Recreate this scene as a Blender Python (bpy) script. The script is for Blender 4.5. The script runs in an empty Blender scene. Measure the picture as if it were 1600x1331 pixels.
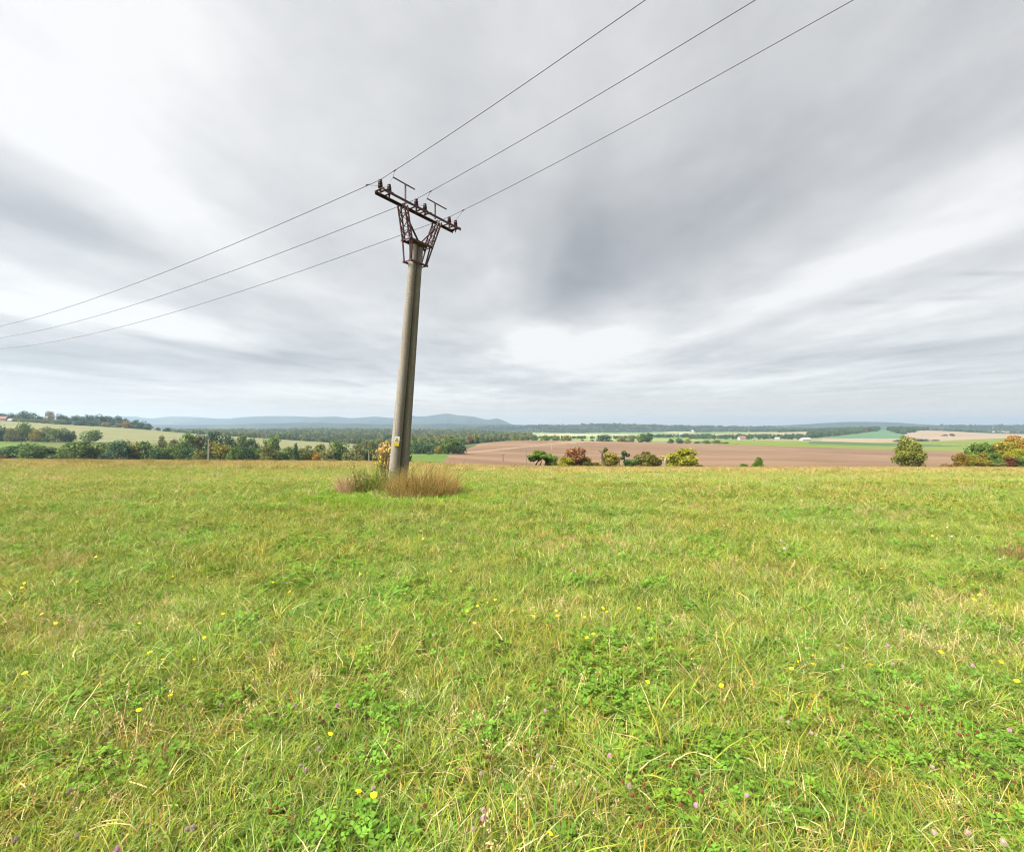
import bpy, math, random
import numpy as np
from mathutils import Vector, Matrix

random.seed(7)
R = np.random.default_rng(7)
SC = bpy.context.scene
COL = SC.collection

# ------------------------------------------------------------------ camera, sky, sun, exposure
F = 735.0            # focal length in photograph pixels (photograph 1600 wide)
CX, HY = 800.0, 669.0
EYE = 1.6
cam_d = bpy.data.cameras.new('camera')
cam_d.sensor_width = 36.0
cam_d.lens = 36.0 * F / 1600.0
cam_d.shift_y = 3.5 / 1600.0
cam_d.clip_start = 0.05
cam_d.clip_end = 120000.0
cam = bpy.data.objects.new('camera', cam_d)
cam.location = (0, 0, EYE)
cam.rotation_euler = (math.radians(90), 0, 0)
COL.objects.link(cam)
SC.camera = cam

SC.view_settings.view_transform = 'Standard'
SC.view_settings.look = 'None'
SC.view_settings.gamma = 1.0
SC.view_settings.use_curve_mapping = False
EXPOSURE = 3.65
SC.view_settings.exposure = EXPOSURE

SUN_EL, SUN_AZ = math.radians(54), math.radians(-125)      # azimuth from +Y towards +X
sd = Vector((math.sin(SUN_AZ) * math.cos(SUN_EL), math.cos(SUN_AZ) * math.cos(SUN_EL), math.sin(SUN_EL)))
sun_d = bpy.data.lights.new('sun', 'SUN')
sun_d.energy = 1.5
sun_d.angle = math.radians(38)
sun_d.color = (1.0, 0.95, 0.87)
sun = bpy.data.objects.new('sun', sun_d)
sun.rotation_euler = sd.to_track_quat('Z', 'Y').to_euler()
sun.location = sd * 50
COL.objects.link(sun)

world = bpy.data.worlds.new('World')
SC.world = world
world.use_nodes = True


def build_sky():
    nt = world.node_tree
    N, L = nt.nodes, nt.links
    N.clear()
    out = N.new('ShaderNodeOutputWorld')
    bg = N.new('ShaderNodeBackground')
    bg.inputs['Strength'].default_value = 0.05
    L.new(bg.outputs[0], out.inputs[0])
    sky = N.new('ShaderNodeTexSky')
    sky.sky_type = 'NISHITA'
    sky.sun_disc = False
    sky.sun_elevation = SUN_EL
    sky.sun_rotation = SUN_AZ
    sky.air_density = 1.0
    sky.dust_density = 2.0

    def m(op, a, b=None, c=None, clamp=False):
        n = N.new('ShaderNodeMath')
        n.operation = op
        n.use_clamp = clamp
        for i, v in enumerate((a, b, c)):
            if v is None:
                continue
            if isinstance(v, (int, float)):
                n.inputs[i].default_value = v
            else:
                L.new(v, n.inputs[i])
        return n.outputs[0]

    def vm(op, a, b=None):
        n = N.new('ShaderNodeVectorMath')
        n.operation = op
        for i, v in enumerate((a, b)):
            if v is None:
                continue
            if isinstance(v, tuple):
                n.inputs[i].default_value = v
            else:
                L.new(v, n.inputs[i])
        return n.outputs['Value'] if op == 'DOT_PRODUCT' else n.outputs[0]

    def comb(x, y, z=0.0):
        n = N.new('ShaderNodeCombineXYZ')
        for i, v in enumerate((x, y, z)):
            if isinstance(v, (int, float)):
                n.inputs[i].default_value = v
            else:
                L.new(v, n.inputs[i])
        return n.outputs[0]

    def noise(vec, scale, detail, rough=0.5):
        n = N.new('ShaderNodeTexNoise')
        n.inputs['Scale'].default_value = scale
        n.inputs['Detail'].default_value = detail
        n.inputs['Roughness'].default_value = rough
        L.new(vec, n.inputs['Vector'])
        return n.outputs['Fac'], n.outputs['Color']

    tc = N.new('ShaderNodeTexCoord')
    sep = N.new('ShaderNodeSeparateXYZ')
    L.new(tc.outputs['Generated'], sep.inputs[0])
    X, Y, Z = sep.outputs
    Zp = m('MAXIMUM', Z, 0.012)
    # cloud layer: a plane overhead, streaks running away along +Y
    u = m('DIVIDE', X, Zp)
    v = m('MAXIMUM', m('DIVIDE', m('ABSOLUTE', Y), Zp), 0.12)
    q = m('LOGARITHM', v, math.e)
    el = m('MAXIMUM', m('ARCTANGENT', Z), 0.0)
    plane = comb(u, v)
    # soft warp
    wf, wc = noise(vm('MULTIPLY', plane, (0.9, 0.30, 1.0)), 0.9, 3, 0.5)
    warp = vm('SUBTRACT', wc, (0.5, 0.5, 0.5))
    uq = comb(u, q)
    uqw = vm('ADD', uq, vm('MULTIPLY', warp, (0.95, 0.65, 0.0)))
    # streak noise
    f1, _ = noise(vm('MULTIPLY', vm('ADD', plane, vm('MULTIPLY', warp, (0.7, 0.9, 0.0))), (1.0, 0.55, 1.0)), 1.0, 4, 0.5)
    f2, _ = noise(vm('MULTIPLY', vm('ADD', plane, vm('MULTIPLY', warp, (0.5, 0.5, 0.0))), (2.6, 1.5, 1.0)), 1.0, 5, 0.6)
    f3, _ = noise(comb(m('MULTIPLY', u, 0.10), m('MULTIPLY', q, 5.0)), 1.0, 3, 0.5)
    B = m('ADD', 0.848, m('MULTIPLY', m('SUBTRACT', f1, 0.5), 0.25))
    B = m('ADD', B, m('MULTIPLY', m('SUBTRACT', f2, 0.5), 0.15))
    f4, _ = noise(tc.outputs['Generated'], 11.0, 6, 0.62)
    B = m('ADD', B, m('MULTIPLY', m('SUBTRACT', f4, 0.5), 0.085))
    hzn = m('SUBTRACT', 1.0, m('MULTIPLY', el, 6.5), clamp=True)
    B = m('ADD', B, m('MULTIPLY', m('MULTIPLY', m('SUBTRACT', f3, 0.5), hzn), 0.20))

    # cloud masses: (u, ln v, half width u, half width ln v, brightness)
    blobs = [
        (-1.46, 0.58, 0.32, 0.60, 0.14), (-1.05, 0.30, 0.50, 0.40, 0.03), (-3.6, 1.45, 0.70, 0.26, 0.21),
        (0.75, 1.80, 0.75, 0.28, 0.20), (0.20, 1.62, 0.40, 0.20, 0.06), (2.05, 1.05, 0.30, 0.80, 0.11),
        (3.6, 1.42, 0.9, 0.26, 0.09), (4.6, 2.35, 2.6, 0.22, 0.10), (-0.75, 0.25, 0.35, 0.35, 0.05),
        (2.7, 0.55, 0.55, 0.45, 0.04), (-5.5, 2.6, 4.0, 0.25, 0.08), (-2.4, 2.75, 3.0, 0.25, 0.08), (1.6, 2.25, 0.8, 0.18, 0.07),
        (0.50, 1.12, 0.36, 0.34, -0.175), (0.25, 0.80, 0.35, 0.28, -0.07), (-2.12, 0.80, 0.30, 0.36, -0.11), (-3.3, 1.90, 1.0, 0.20, -0.14),
        (0.95, 0.50, 0.50, 0.50, -0.08), (1.25, 1.05, 0.40, 0.40, -0.045), (-6.3, 1.90, 1.5, 0.22, -0.10), (-0.45, 0.70, 0.28, 0.40, -0.05),
        (4.8, 1.85, 1.6, 0.20, -0.06), (0.9, 2.45, 1.4, 0.16, -0.06), (-1.3, 1.75, 0.9, 0.25, -0.06), (-2.6, 1.30, 0.35, 0.30, -0.05),
        (-2.7, 0.3, 0.6, 0.4, 0.03), (1.5, -0.2, 0.8, 0.4, -0.04),
    ]
    for (cu, cq, su, sq, amp) in blobs:
        d = vm('MULTIPLY', vm('SUBTRACT', uqw, (cu, cq, 0.0)), (1.0 / su, 1.0 / sq, 0.0))
        g = m('POWER', math.e, m('MULTIPLY', vm('DOT_PRODUCT', d, d), -0.9))
        B = m('ADD', B, m('MULTIPLY', g, amp))
    # a few small dark scraps of cloud low on the right
    for (cu, cq, su, sq, amp) in ((3.09, 1.115, 0.24, 0.016, -0.07), (3.25, 1.235, 0.12, 0.022, -0.05), (3.42, 1.285, 0.26, 0.022, -0.075), (2.86, 1.32, 0.22, 0.02, -0.045)):
        d = vm('MULTIPLY', vm('SUBTRACT', vm('ADD', uq, vm('MULTIPLY', warp, (0.2, 0.03, 0.0))), (cu, cq, 0.0)), (1.0 / su, 1.0 / sq, 0.0))
        g = m('POWER', math.e, m('MULTIPLY', vm('DOT_PRODUCT', d, d), -0.9))
        B = m('ADD', B, m('MULTIPLY', g, amp))
    # towards the horizon the layer merges into even pale grey
    hz2 = m('SUBTRACT', 1.0, m('MULTIPLY', el, 13.0), clamp=True)
    B = m('ADD', m('MULTIPLY', B, m('SUBTRACT', 1.0, m('MULTIPLY', hz2, 0.75))), m('MULTIPLY', hz2, 0.75 * 0.955))
    B = m('MINIMUM', m('MAXIMUM', B, 0.45), 0.96)
    lin = m('POWER', B, 2.2)
    k = 1.0 / (2 ** EXPOSURE) / 0.05
    lin = m('MULTIPLY', lin, k)
    ramp = N.new('ShaderNodeMix')
    ramp.data_type = 'RGBA'
    L.new(m('MULTIPLY', m('SUBTRACT', B, 0.62), 3.0, clamp=True), ramp.inputs['Factor'])
    ramp.inputs['A'].default_value = (0.99, 1.0, 1.012, 1)
    ramp.inputs['B'].default_value = (1.018, 1.0, 0.972, 1)
    warm = N.new('ShaderNodeMix')
    warm.data_type = 'RGBA'
    L.new(hz2, warm.inputs['Factor'])
    L.new(ramp.outputs['Result'], warm.inputs['A'])
    warm.inputs['B'].default_value = (1.16, 0.975, 0.80, 1)
    cl = vm('SCALE', warm.outputs['Result'])
    L.new(lin, cl.node.inputs['Scale'])
    mix = N.new('ShaderNodeMix')
    mix.data_type = 'RGBA'
    mix.inputs['Factor'].default_value = 0.97
    L.new(sky.outputs[0], mix.inputs['A'])
    L.new(cl, mix.inputs['B'])
    L.new(mix.outputs['Result'], bg.inputs['Color'])


build_sky()
world.cycles.sampling_method = 'MANUAL'
world.cycles.sample_map_resolution = 512

cy = SC.cycles
cy.max_bounces = 5
cy.diffuse_bounces = 3
cy.glossy_bounces = 1
cy.transmission_bounces = 3
cy.transparent_max_bounces = 4
cy.volume_bounces = 0
cy.use_denoising = True
cy.filter_width = 1.1
cy.caustics_reflective = False
cy.caustics_refractive = False

# ------------------------------------------------------------------ helpers


def P(x, y, Y):
    """the point at depth Y that the photograph shows at pixel (x, y)"""
    return Vector(((x - CX) / F * Y, Y, EYE - (y - HY) / F * Y))


def mesh_np(name, verts, faces, mat=None, smooth=False, mats=None, fmat=None):
    """faces: list of index tuples or an (n,3)/(n,4) array"""
    me = bpy.data.meshes.new(name)
    verts = np.asarray(verts, dtype=np.float32)
    if isinstance(faces, np.ndarray):
        n, k = faces.shape
        me.vertices.add(len(verts))
        me.vertices.foreach_set('co', verts.ravel())
        me.loops.add(n * k)
        me.loops.foreach_set('vertex_index', faces.astype(np.int32).ravel())
        me.polygons.add(n)
        me.polygons.foreach_set('loop_start', np.arange(0, n * k, k, dtype=np.int32))
        me.polygons.foreach_set('loop_total', np.full(n, k, dtype=np.int32))
        me.update(calc_edges=True)
    else:
        me.from_pydata([tuple(map(float, p)) for p in verts], [], [tuple(f) for f in faces])
        me.update()
    if mats:
        for mm in mats:
            me.materials.append(mm)
        if fmat is not None:
            me.polygons.foreach_set('material_index', np.asarray(fmat, dtype=np.int32))
    elif mat:
        me.materials.append(mat)
    if smooth:
        me.polygons.foreach_set('use_smooth', np.ones(len(me.polygons), dtype=bool))
    return me


def link(name, me, parent=None, loc=None):
    o = bpy.data.objects.new(name, me)
    if loc is not None:
        o.location = loc
    COL.objects.link(o)
    if parent is not None:
        o.parent = parent
    return o


def tag(o, label, cat, group=None):
    o['label'] = label
    o['category'] = cat
    if group:
        o['group'] = group
    return o


def empty(name, loc, label=None, cat=None, group=None, rz=0.0):
    o = bpy.data.objects.new(name, None)
    o.empty_display_size = 0.2
    o.location = loc
    o.rotation_euler = (0, 0, rz)
    COL.objects.link(o)
    if label:
        tag(o, label, cat, group)
    return o


class MB:
    """collects bars, tubes, boxes into one mesh"""

    def __init__(s):
        s.v, s.f = [], []

    def add(s, vs, fs):
        b = len(s.v)
        s.v += [Vector(p) for p in vs]
        s.f += [tuple(i + b for i in f) for f in fs]

    def bar(s, p, q, w, h, up=Vector((0, 0, 1))):
        p, q = Vector(p), Vector(q)
        d = (q - p).normalized()
        a = d.cross(up)
        if a.length < 1e-4:
            a = d.cross(Vector((1, 0, 0)))
        a.normalize()
        b = a.cross(d).normalized()
        c = []
        for e in (p, q):
            for (i, j) in ((-1, -1), (1, -1), (1, 1), (-1, 1)):
                c.append(e + a * (i * w / 2) + b * (j * h / 2))
        s.add(c, [(3, 2, 1, 0), (4, 5, 6, 7), (0, 1, 5, 4), (1, 2, 6, 5), (2, 3, 7, 6), (3, 0, 4, 7)])

    def angle(s, p, q, w, t, up=Vector((0, 0, 1))):
        """an L section: two thin flanges"""
        p, q = Vector(p), Vector(q)
        d = (q - p).normalized()
        a = d.cross(up)
        if a.length < 1e-4:
            a = d.cross(Vector((1, 0, 0)))
        a.normalize()
        b = a.cross(d).normalized()
        s.bar(p, q, w, t, up)
        s.bar(p + a * (w / 2 - t / 2) + b * (w / 2 + t * 0.5), q + a * (w / 2 - t / 2) + b * (w / 2 + t * 0.5), t, w, up)

    def tube(s, pts, rad, n=8, caps=True):
        pts = [Vector(p) for p in pts]
        if not isinstance(rad, (list, tuple)):
            rad = [rad] * len(pts)
        b = len(s.v)
        ref = None
        for i, p in enumerate(pts):
            d = (pts[min(i + 1, len(pts) - 1)] - pts[max(i - 1, 0)]).normalized()
            if ref is None:
                ref = Vector((0, 0, 1)) if abs(d.z) < 0.9 else Vector((1, 0, 0))
            a = d.cross(ref).normalized()
            c = a.cross(d).normalized()
            ref = c
            for k in range(n):
                t = 2 * math.pi * k / n
                s.v.append(p + (a * math.cos(t) + c * math.sin(t)) * rad[i])
        for i in range(len(pts) - 1):
            for k in range(n):
                k2 = (k + 1) % n
                s.f.append((b + i * n + k, b + i * n + k2, b + (i + 1) * n + k2, b + (i + 1) * n + k))
        if caps:
            s.f.append(tuple(b + k for k in range(n))[::-1])
            s.f.append(tuple(b + (len(pts) - 1) * n + k for k in range(n)))

    def lathe(s, prof, base, axis=Vector((0, 0, 1)), n=12):
        s.tube([Vector(base) + axis * z for (r, z) in prof], [max(r, 1e-4) for (r, z) in prof], n)

    def build(s, name, mat, parent=None, origin=None, smooth=False, loc=None):
        o = Vector(origin) if origin is not None else Vector((0, 0, 0))
        me = mesh_np(name, [p - o for p in s.v], s.f, mat, smooth)
        return link(name, me, parent, loc)


# ------------------------------------------------------------------ materials


def new_mat(name):
    mt = bpy.data.materials.new(name)
    mt.use_nodes = True
    nt = mt.node_tree
    nt.nodes.clear()
    out = nt.nodes.new('ShaderNodeOutputMaterial')
    return mt, nt, out


def n_noise(nt, scale, detail=3, rough=0.55, vec=None, kind='Fac'):
    n = nt.nodes.new('ShaderNodeTexNoise')
    n.inputs['Scale'].default_value = scale
    n.inputs['Detail'].default_value = detail
    n.inputs['Roughness'].default_value = rough
    if vec is not None:
        nt.links.new(vec, n.inputs['Vector'])
    return n.outputs[kind]


def n_pos(nt):
    return nt.nodes.new('ShaderNodeNewGeometry').outputs['Position']


def n_ramp(nt, fac, stops):
    r = nt.nodes.new('ShaderNodeValToRGB')
    e = r.color_ramp.elements
    while len(e) < len(stops):
        e.new(0.5)
    for i, (p, c) in enumerate(stops):
        e[i].position = p
        e[i].color = (*c, 1)
    nt.links.new(fac, r.inputs[0])
    return r.outputs[0]


def n_mix(nt, fac, a, b, mode='MIX'):
    n = nt.nodes.new('ShaderNodeMix')
    n.data_type = 'RGBA'
    n.blend_type = mode
    n.clamp_factor = True
    for key, v in (('Factor', fac), ('A', a), ('B', b)):
        s = n.inputs[key]
        if isinstance(v, (int, float)):
            s.default_value = v
        elif isinstance(v, tuple):
            s.default_value = (*v[:3], 1)
        else:
            nt.links.new(v, s)
    return n.outputs['Result']


def n_scale(nt, vec, s):
    n = nt.nodes.new('ShaderNodeVectorMath')
    n.operation = 'MULTIPLY'
    nt.links.new(vec, n.inputs[0])
    n.inputs[1].default_value = s
    return n.outputs[0]


def n_map(nt, fac, a, b, c=0.0, d=1.0):
    n = nt.nodes.new('ShaderNodeMapRange')
    nt.links.new(fac, n.inputs[0])
    for i, v in enumerate((a, b, c, d)):
        n.inputs[i + 1].default_value = v
    return n.outputs[0]


def shade(nt, out, color, rough=0.85, spec=0.2, trans=0.0, bump=None, bump_d=0.01, metal=0.0):
    bs = nt.nodes.new('ShaderNodeBsdfPrincipled')
    bs.inputs['Roughness'].default_value = rough
    bs.inputs['Specular IOR Level'].default_value = spec
    bs.inputs['Metallic'].default_value = metal
    if isinstance(color, tuple):
        bs.inputs['Base Color'].default_value = (*color[:3], 1)
    else:
        nt.links.new(color, bs.inputs['Base Color'])
    if bump is not None:
        b = nt.nodes.new('ShaderNodeBump')
        b.inputs['Strength'].default_value = 0.8
        b.inputs['Distance'].default_value = bump_d
        nt.links.new(bump, b.inputs['Height'])
        nt.links.new(b.outputs[0], bs.inputs['Normal'])
    if trans > 0:
        tr = nt.nodes.new('ShaderNodeBsdfTranslucent')
        if isinstance(color, tuple):
            tr.inputs[0].default_value = (*color[:3], 1)
        else:
            nt.links.new(color, tr.inputs[0])
        mx = nt.nodes.new('ShaderNodeMixShader')
        mx.inputs[0].default_value = trans
        nt.links.new(bs.outputs[0], mx.inputs[1])
        nt.links.new(tr.outputs[0], mx.inputs[2])
        nt.links.new(mx.outputs[0], out.inputs[0])
    else:
        nt.links.new(bs.outputs[0], out.inputs[0])
    return bs


def plain_mat(name, col, rough=0.7, spec=0.3, var=0.25, scale=8.0, metal=0.0):
    mt, nt, out = new_mat(name)
    f = n_noise(nt, scale, 4, 0.6, n_pos(nt))
    c = n_ramp(nt, f, [(0.3, tuple(k * (1 - var) for k in col)), (0.7, tuple(min(1, k * (1 + var)) for k in col))])
    shade(nt, out, c, rough, spec, metal=metal)
    return mt


def leaf_mat(name, c1, c2, c3=None, trans=0.3):
    """leaves: colour picked per leaf by the attribute v, with some variation from tree to tree"""
    mt, nt, out = new_mat(name)
    a = nt.nodes.new('ShaderNodeAttribute')
    a.attribute_name = 'v'
    oi = nt.nodes.new('ShaderNodeObjectInfo')
    stops = [(0.0, c1), (0.55, c2), (1.0, c3 or tuple(k * 1.25 for k in c2))]
    col = n_ramp(nt, a.outputs['Fac'], stops)
    br = n_map(nt, oi.outputs['Random'], 0, 1, 0.82, 1.2)
    cmb = nt.nodes.new('ShaderNodeVectorMath')
    cmb.operation = 'SCALE'
    nt.links.new(col, cmb.inputs[0])
    nt.links.new(br, cmb.inputs['Scale'])
    shade(nt, out, cmb.outputs[0], 0.7, 0.06, trans)
    return mt


LEAF = {
    'dark': leaf_mat('dark_green_leaves', (0.0232, 0.0493, 0.0203), (0.0435, 0.0841, 0.0290), (0.0725, 0.1232, 0.0377)),
    'blue': leaf_mat('blue_green_leaves', (0.0280, 0.0588, 0.0336), (0.0476, 0.0868, 0.0420), (0.0728, 0.1190, 0.0532)),
    'mid': leaf_mat('mid_green_leaves', (0.0405, 0.0743, 0.0189), (0.0810, 0.1283, 0.0297), (0.1283, 0.1755, 0.0405)),
    'fresh': leaf_mat('fresh_green_leaves', (0.0562, 0.1063, 0.0150), (0.1000, 0.1625, 0.0250), (0.1625, 0.2375, 0.0375)),
    'olive': leaf_mat('olive_leaves', (0.0625, 0.0725, 0.0175), (0.1150, 0.1225, 0.0300), (0.1750, 0.1750, 0.0438)),
    'pale': leaf_mat('pale_green_leaves', (0.0862, 0.0978, 0.0368), (0.1380, 0.1495, 0.0517), (0.1955, 0.1955, 0.0690)),
    'yellow': leaf_mat('yellowing_leaves', (0.1000, 0.0950, 0.0160), (0.2000, 0.1700, 0.0240), (0.3200, 0.2500, 0.0350)),
    'lime': leaf_mat('yellow_green_leaves', (0.0978, 0.1150, 0.0138), (0.1955, 0.1955, 0.0207), (0.3450, 0.3105, 0.0287)),
    'orange': leaf_mat('orange_leaves', (0.1200, 0.0750, 0.0140), (0.2500, 0.1350, 0.0220), (0.3200, 0.2100, 0.0350)),
    'red': leaf_mat('red_leaves', (0.085, 0.062, 0.022), (0.195, 0.082, 0.044), (0.28, 0.165, 0.06)),
    'brown': leaf_mat('brown_leaves', (0.0840, 0.0540, 0.0288), (0.1440, 0.0900, 0.0408), (0.2040, 0.1320, 0.0600)),
    'rust': leaf_mat('mixed_rust_green_leaves', (0.0688, 0.0875, 0.0175), (0.1375, 0.1250, 0.0275), (0.3000, 0.1250, 0.0438)),
    'maroon': leaf_mat('maroon_leaves', (0.0550, 0.0200, 0.0130), (0.1000, 0.0350, 0.0220), (0.1200, 0.0700, 0.0200)),
    'apple': leaf_mat('green_and_red_leaves', (0.055, 0.075, 0.014), (0.115, 0.125, 0.024), (0.26, 0.12, 0.04)),
    'amber': leaf_mat('amber_leaves', (0.075, 0.065, 0.012), (0.19, 0.13, 0.02), (0.30, 0.19, 0.03)),
    'weed': leaf_mat('weed_leaves', (0.05, 0.085, 0.014), (0.10, 0.14, 0.022), (0.20, 0.15, 0.05)),
    'pine': leaf_mat('turning_green_leaves', (0.0562, 0.0775, 0.0150), (0.1250, 0.1438, 0.0275), (0.2500, 0.2188, 0.0375)),
    'gold': leaf_mat('gold_green_leaves', (0.0780, 0.0910, 0.0156), (0.1820, 0.1690, 0.0260), (0.3640, 0.2470, 0.0390)),
}
BARK = plain_mat('bark', (0.075, 0.06, 0.045), 0.9, 0.1, 0.4, 6)
GREYBARK = plain_mat('grey_bark', (0.17, 0.14, 0.11), 0.9, 0.1, 0.35, 6)


def field_mat(name, c1, c2, c3, s1=0.02, s2=0.3, stretch=None, bump=0.0):
    mt, nt, out = new_mat(name)
    p = n_pos(nt)
    if stretch:
        p = n_scale(nt, p, stretch)
    f = n_noise(nt, s1, 4, 0.6, p)
    g = n_noise(nt, s2, 4, 0.65, p)
    c = n_ramp(nt, f, [(0.30, c1), (0.5, c2), (0.72, c3)])
    c = n_mix(nt, n_map(nt, g, 0.35, 0.75, 0, 0.5), c, tuple(k * 0.62 for k in c1))
    shade(nt, out, c, 0.95, 0.05, 0.0, g if bump else None, bump)
    return mt


M_MEADOW = field_mat('meadow_thatch', (0.037, 0.043, 0.011), (0.050, 0.052, 0.014), (0.075, 0.068, 0.021), 0.25, 9.0, None, 0.03)
M_VALLEY = field_mat('rough_valley_grass', (0.05, 0.065, 0.02), (0.07, 0.085, 0.025), (0.09, 0.09, 0.03))
M_GREEN = field_mat('bright_green_crop', (0.052, 0.087, 0.018), (0.065, 0.101, 0.021), (0.082, 0.112, 0.027), 0.01, 0.12)
M_LIME = field_mat('young_green_crop', (0.076, 0.105, 0.019), (0.095, 0.117, 0.022), (0.114, 0.127, 0.032), 0.008, 0.06)
M_DARKGREEN = field_mat('dark_green_crop', (0.040, 0.066, 0.025), (0.047, 0.076, 0.030), (0.053, 0.079, 0.033), 0.008, 0.06)
M_PALE = field_mat('pale_stubble_grass', (0.097, 0.104, 0.047), (0.114, 0.117, 0.056), (0.127, 0.128, 0.068), 0.012, 0.12, (1, 2.5, 1))
M_BEIGE = field_mat('beige_stubble', (0.158, 0.121, 0.079), (0.184, 0.143, 0.099), (0.209, 0.165, 0.117), 0.004, 0.05)
M_TEAL = field_mat('blue_green_crop', (0.049, 0.099, 0.049), (0.058, 0.110, 0.055), (0.070, 0.119, 0.061), 0.004, 0.05)
M_TRACK = field_mat('dry_soil_headland', (0.132, 0.095, 0.063), (0.158, 0.114, 0.079), (0.180, 0.132, 0.092), 0.02, 0.15)
M_FOREST_FLOOR = field_mat('woodland_ground', (0.03, 0.042, 0.018), (0.045, 0.058, 0.024), (0.06, 0.07, 0.03), 0.01, 0.1)


def soil_mat():
    mt, nt, out = new_mat('ploughed_soil')
    p = n_pos(nt)
    rot = nt.nodes.new('ShaderNodeMapping')
    rot.inputs['Rotation'].default_value = (0, 0, math.radians(16))
    nt.links.new(p, rot.inputs['Vector'])
    big = n_noise(nt, 0.011, 5, 0.6, n_scale(nt, rot.outputs[0], (0.45, 2.0, 1)))
    mid = n_noise(nt, 0.09, 5, 0.7, n_scale(nt, rot.outputs[0], (0.3, 3.0, 1)))
    c = n_ramp(nt, big, [(0.28, (0.082, 0.052, 0.031)), (0.5, (0.112, 0.072, 0.044)), (0.72, (0.158, 0.108, 0.070))])
    c = n_mix(nt, n_map(nt, mid, 0.35, 0.7, 0, 0.45), c, (0.080, 0.047, 0.031))
    wv = nt.nodes.new('ShaderNodeTexWave')
    wv.inputs['Scale'].default_value = 0.055
    wv.inputs['Distortion'].default_value = 2.0
    wv.inputs['Detail'].default_value = 2.0
    wv.inputs['Detail Scale'].default_value = 0.3
    wv.bands_direction = 'Y'
    nt.links.new(rot.outputs[0], wv.inputs['Vector'])
    c = n_mix(nt, n_map(nt, wv.outputs['Fac'], 0.72, 0.98, 0, 0.38), c, (0.17, 0.12, 0.08))
    damp = n_noise(nt, 0.006, 3, 0.6, n_scale(nt, p, (1, 1.6, 0)))
    c = n_mix(nt, n_map(nt, damp, 0.52, 0.68, 0, 0.55), c, (0.075, 0.047, 0.030))
    shade(nt, out, c, 0.95, 0.05, 0.0, mid, 0.15)
    return mt


def plain_mosaic():
    mt, nt, out = new_mat('far_fields')
    p = n_pos(nt)
    vo = nt.nodes.new('ShaderNodeTexVoronoi')
    vo.inputs['Scale'].default_value = 0.0021
    nt.links.new(n_scale(nt, p, (1, 0.6, 0)), vo.inputs['Vector'])
    sp = nt.nodes.new('ShaderNodeSeparateColor')
    nt.links.new(vo.outputs['Color'], sp.inputs[0])
    c = n_ramp(nt, sp.outputs[0], [(0.0, (0.05, 0.07, 0.03)), (0.25, (0.10, 0.15, 0.045)), (0.5, (0.17, 0.18, 0.07)), (0.75, (0.26, 0.21, 0.14)), (1.0, (0.06, 0.08, 0.035))])
    shade(nt, out, c, 0.95, 0.05)
    return mt


M_SOIL = soil_mat()
M_PLAIN = plain_mosaic()


def hill_mat():
    mt, nt, out = new_mat('wooded_hills')
    p = n_pos(nt)
    f = n_noise(nt, 0.0016, 5, 0.65, n_scale(nt, p, (1, 0.5, 2)))
    g = n_noise(nt, 0.02, 4, 0.7, p)
    c = n_ramp(nt, f, [(0.35, (0.012, 0.022, 0.016)), (0.55, (0.020, 0.030, 0.020)), (0.66, (0.05, 0.055, 0.03)), (0.72, (0.022, 0.032, 0.02))])
    c = n_mix(nt, n_map(nt, g, 0.4, 0.7, 0, 0.6), c, (0.010, 0.018, 0.013))
    shade(nt, out, c, 0.95, 0.05)
    return mt


M_HILL = hill_mat()

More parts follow.
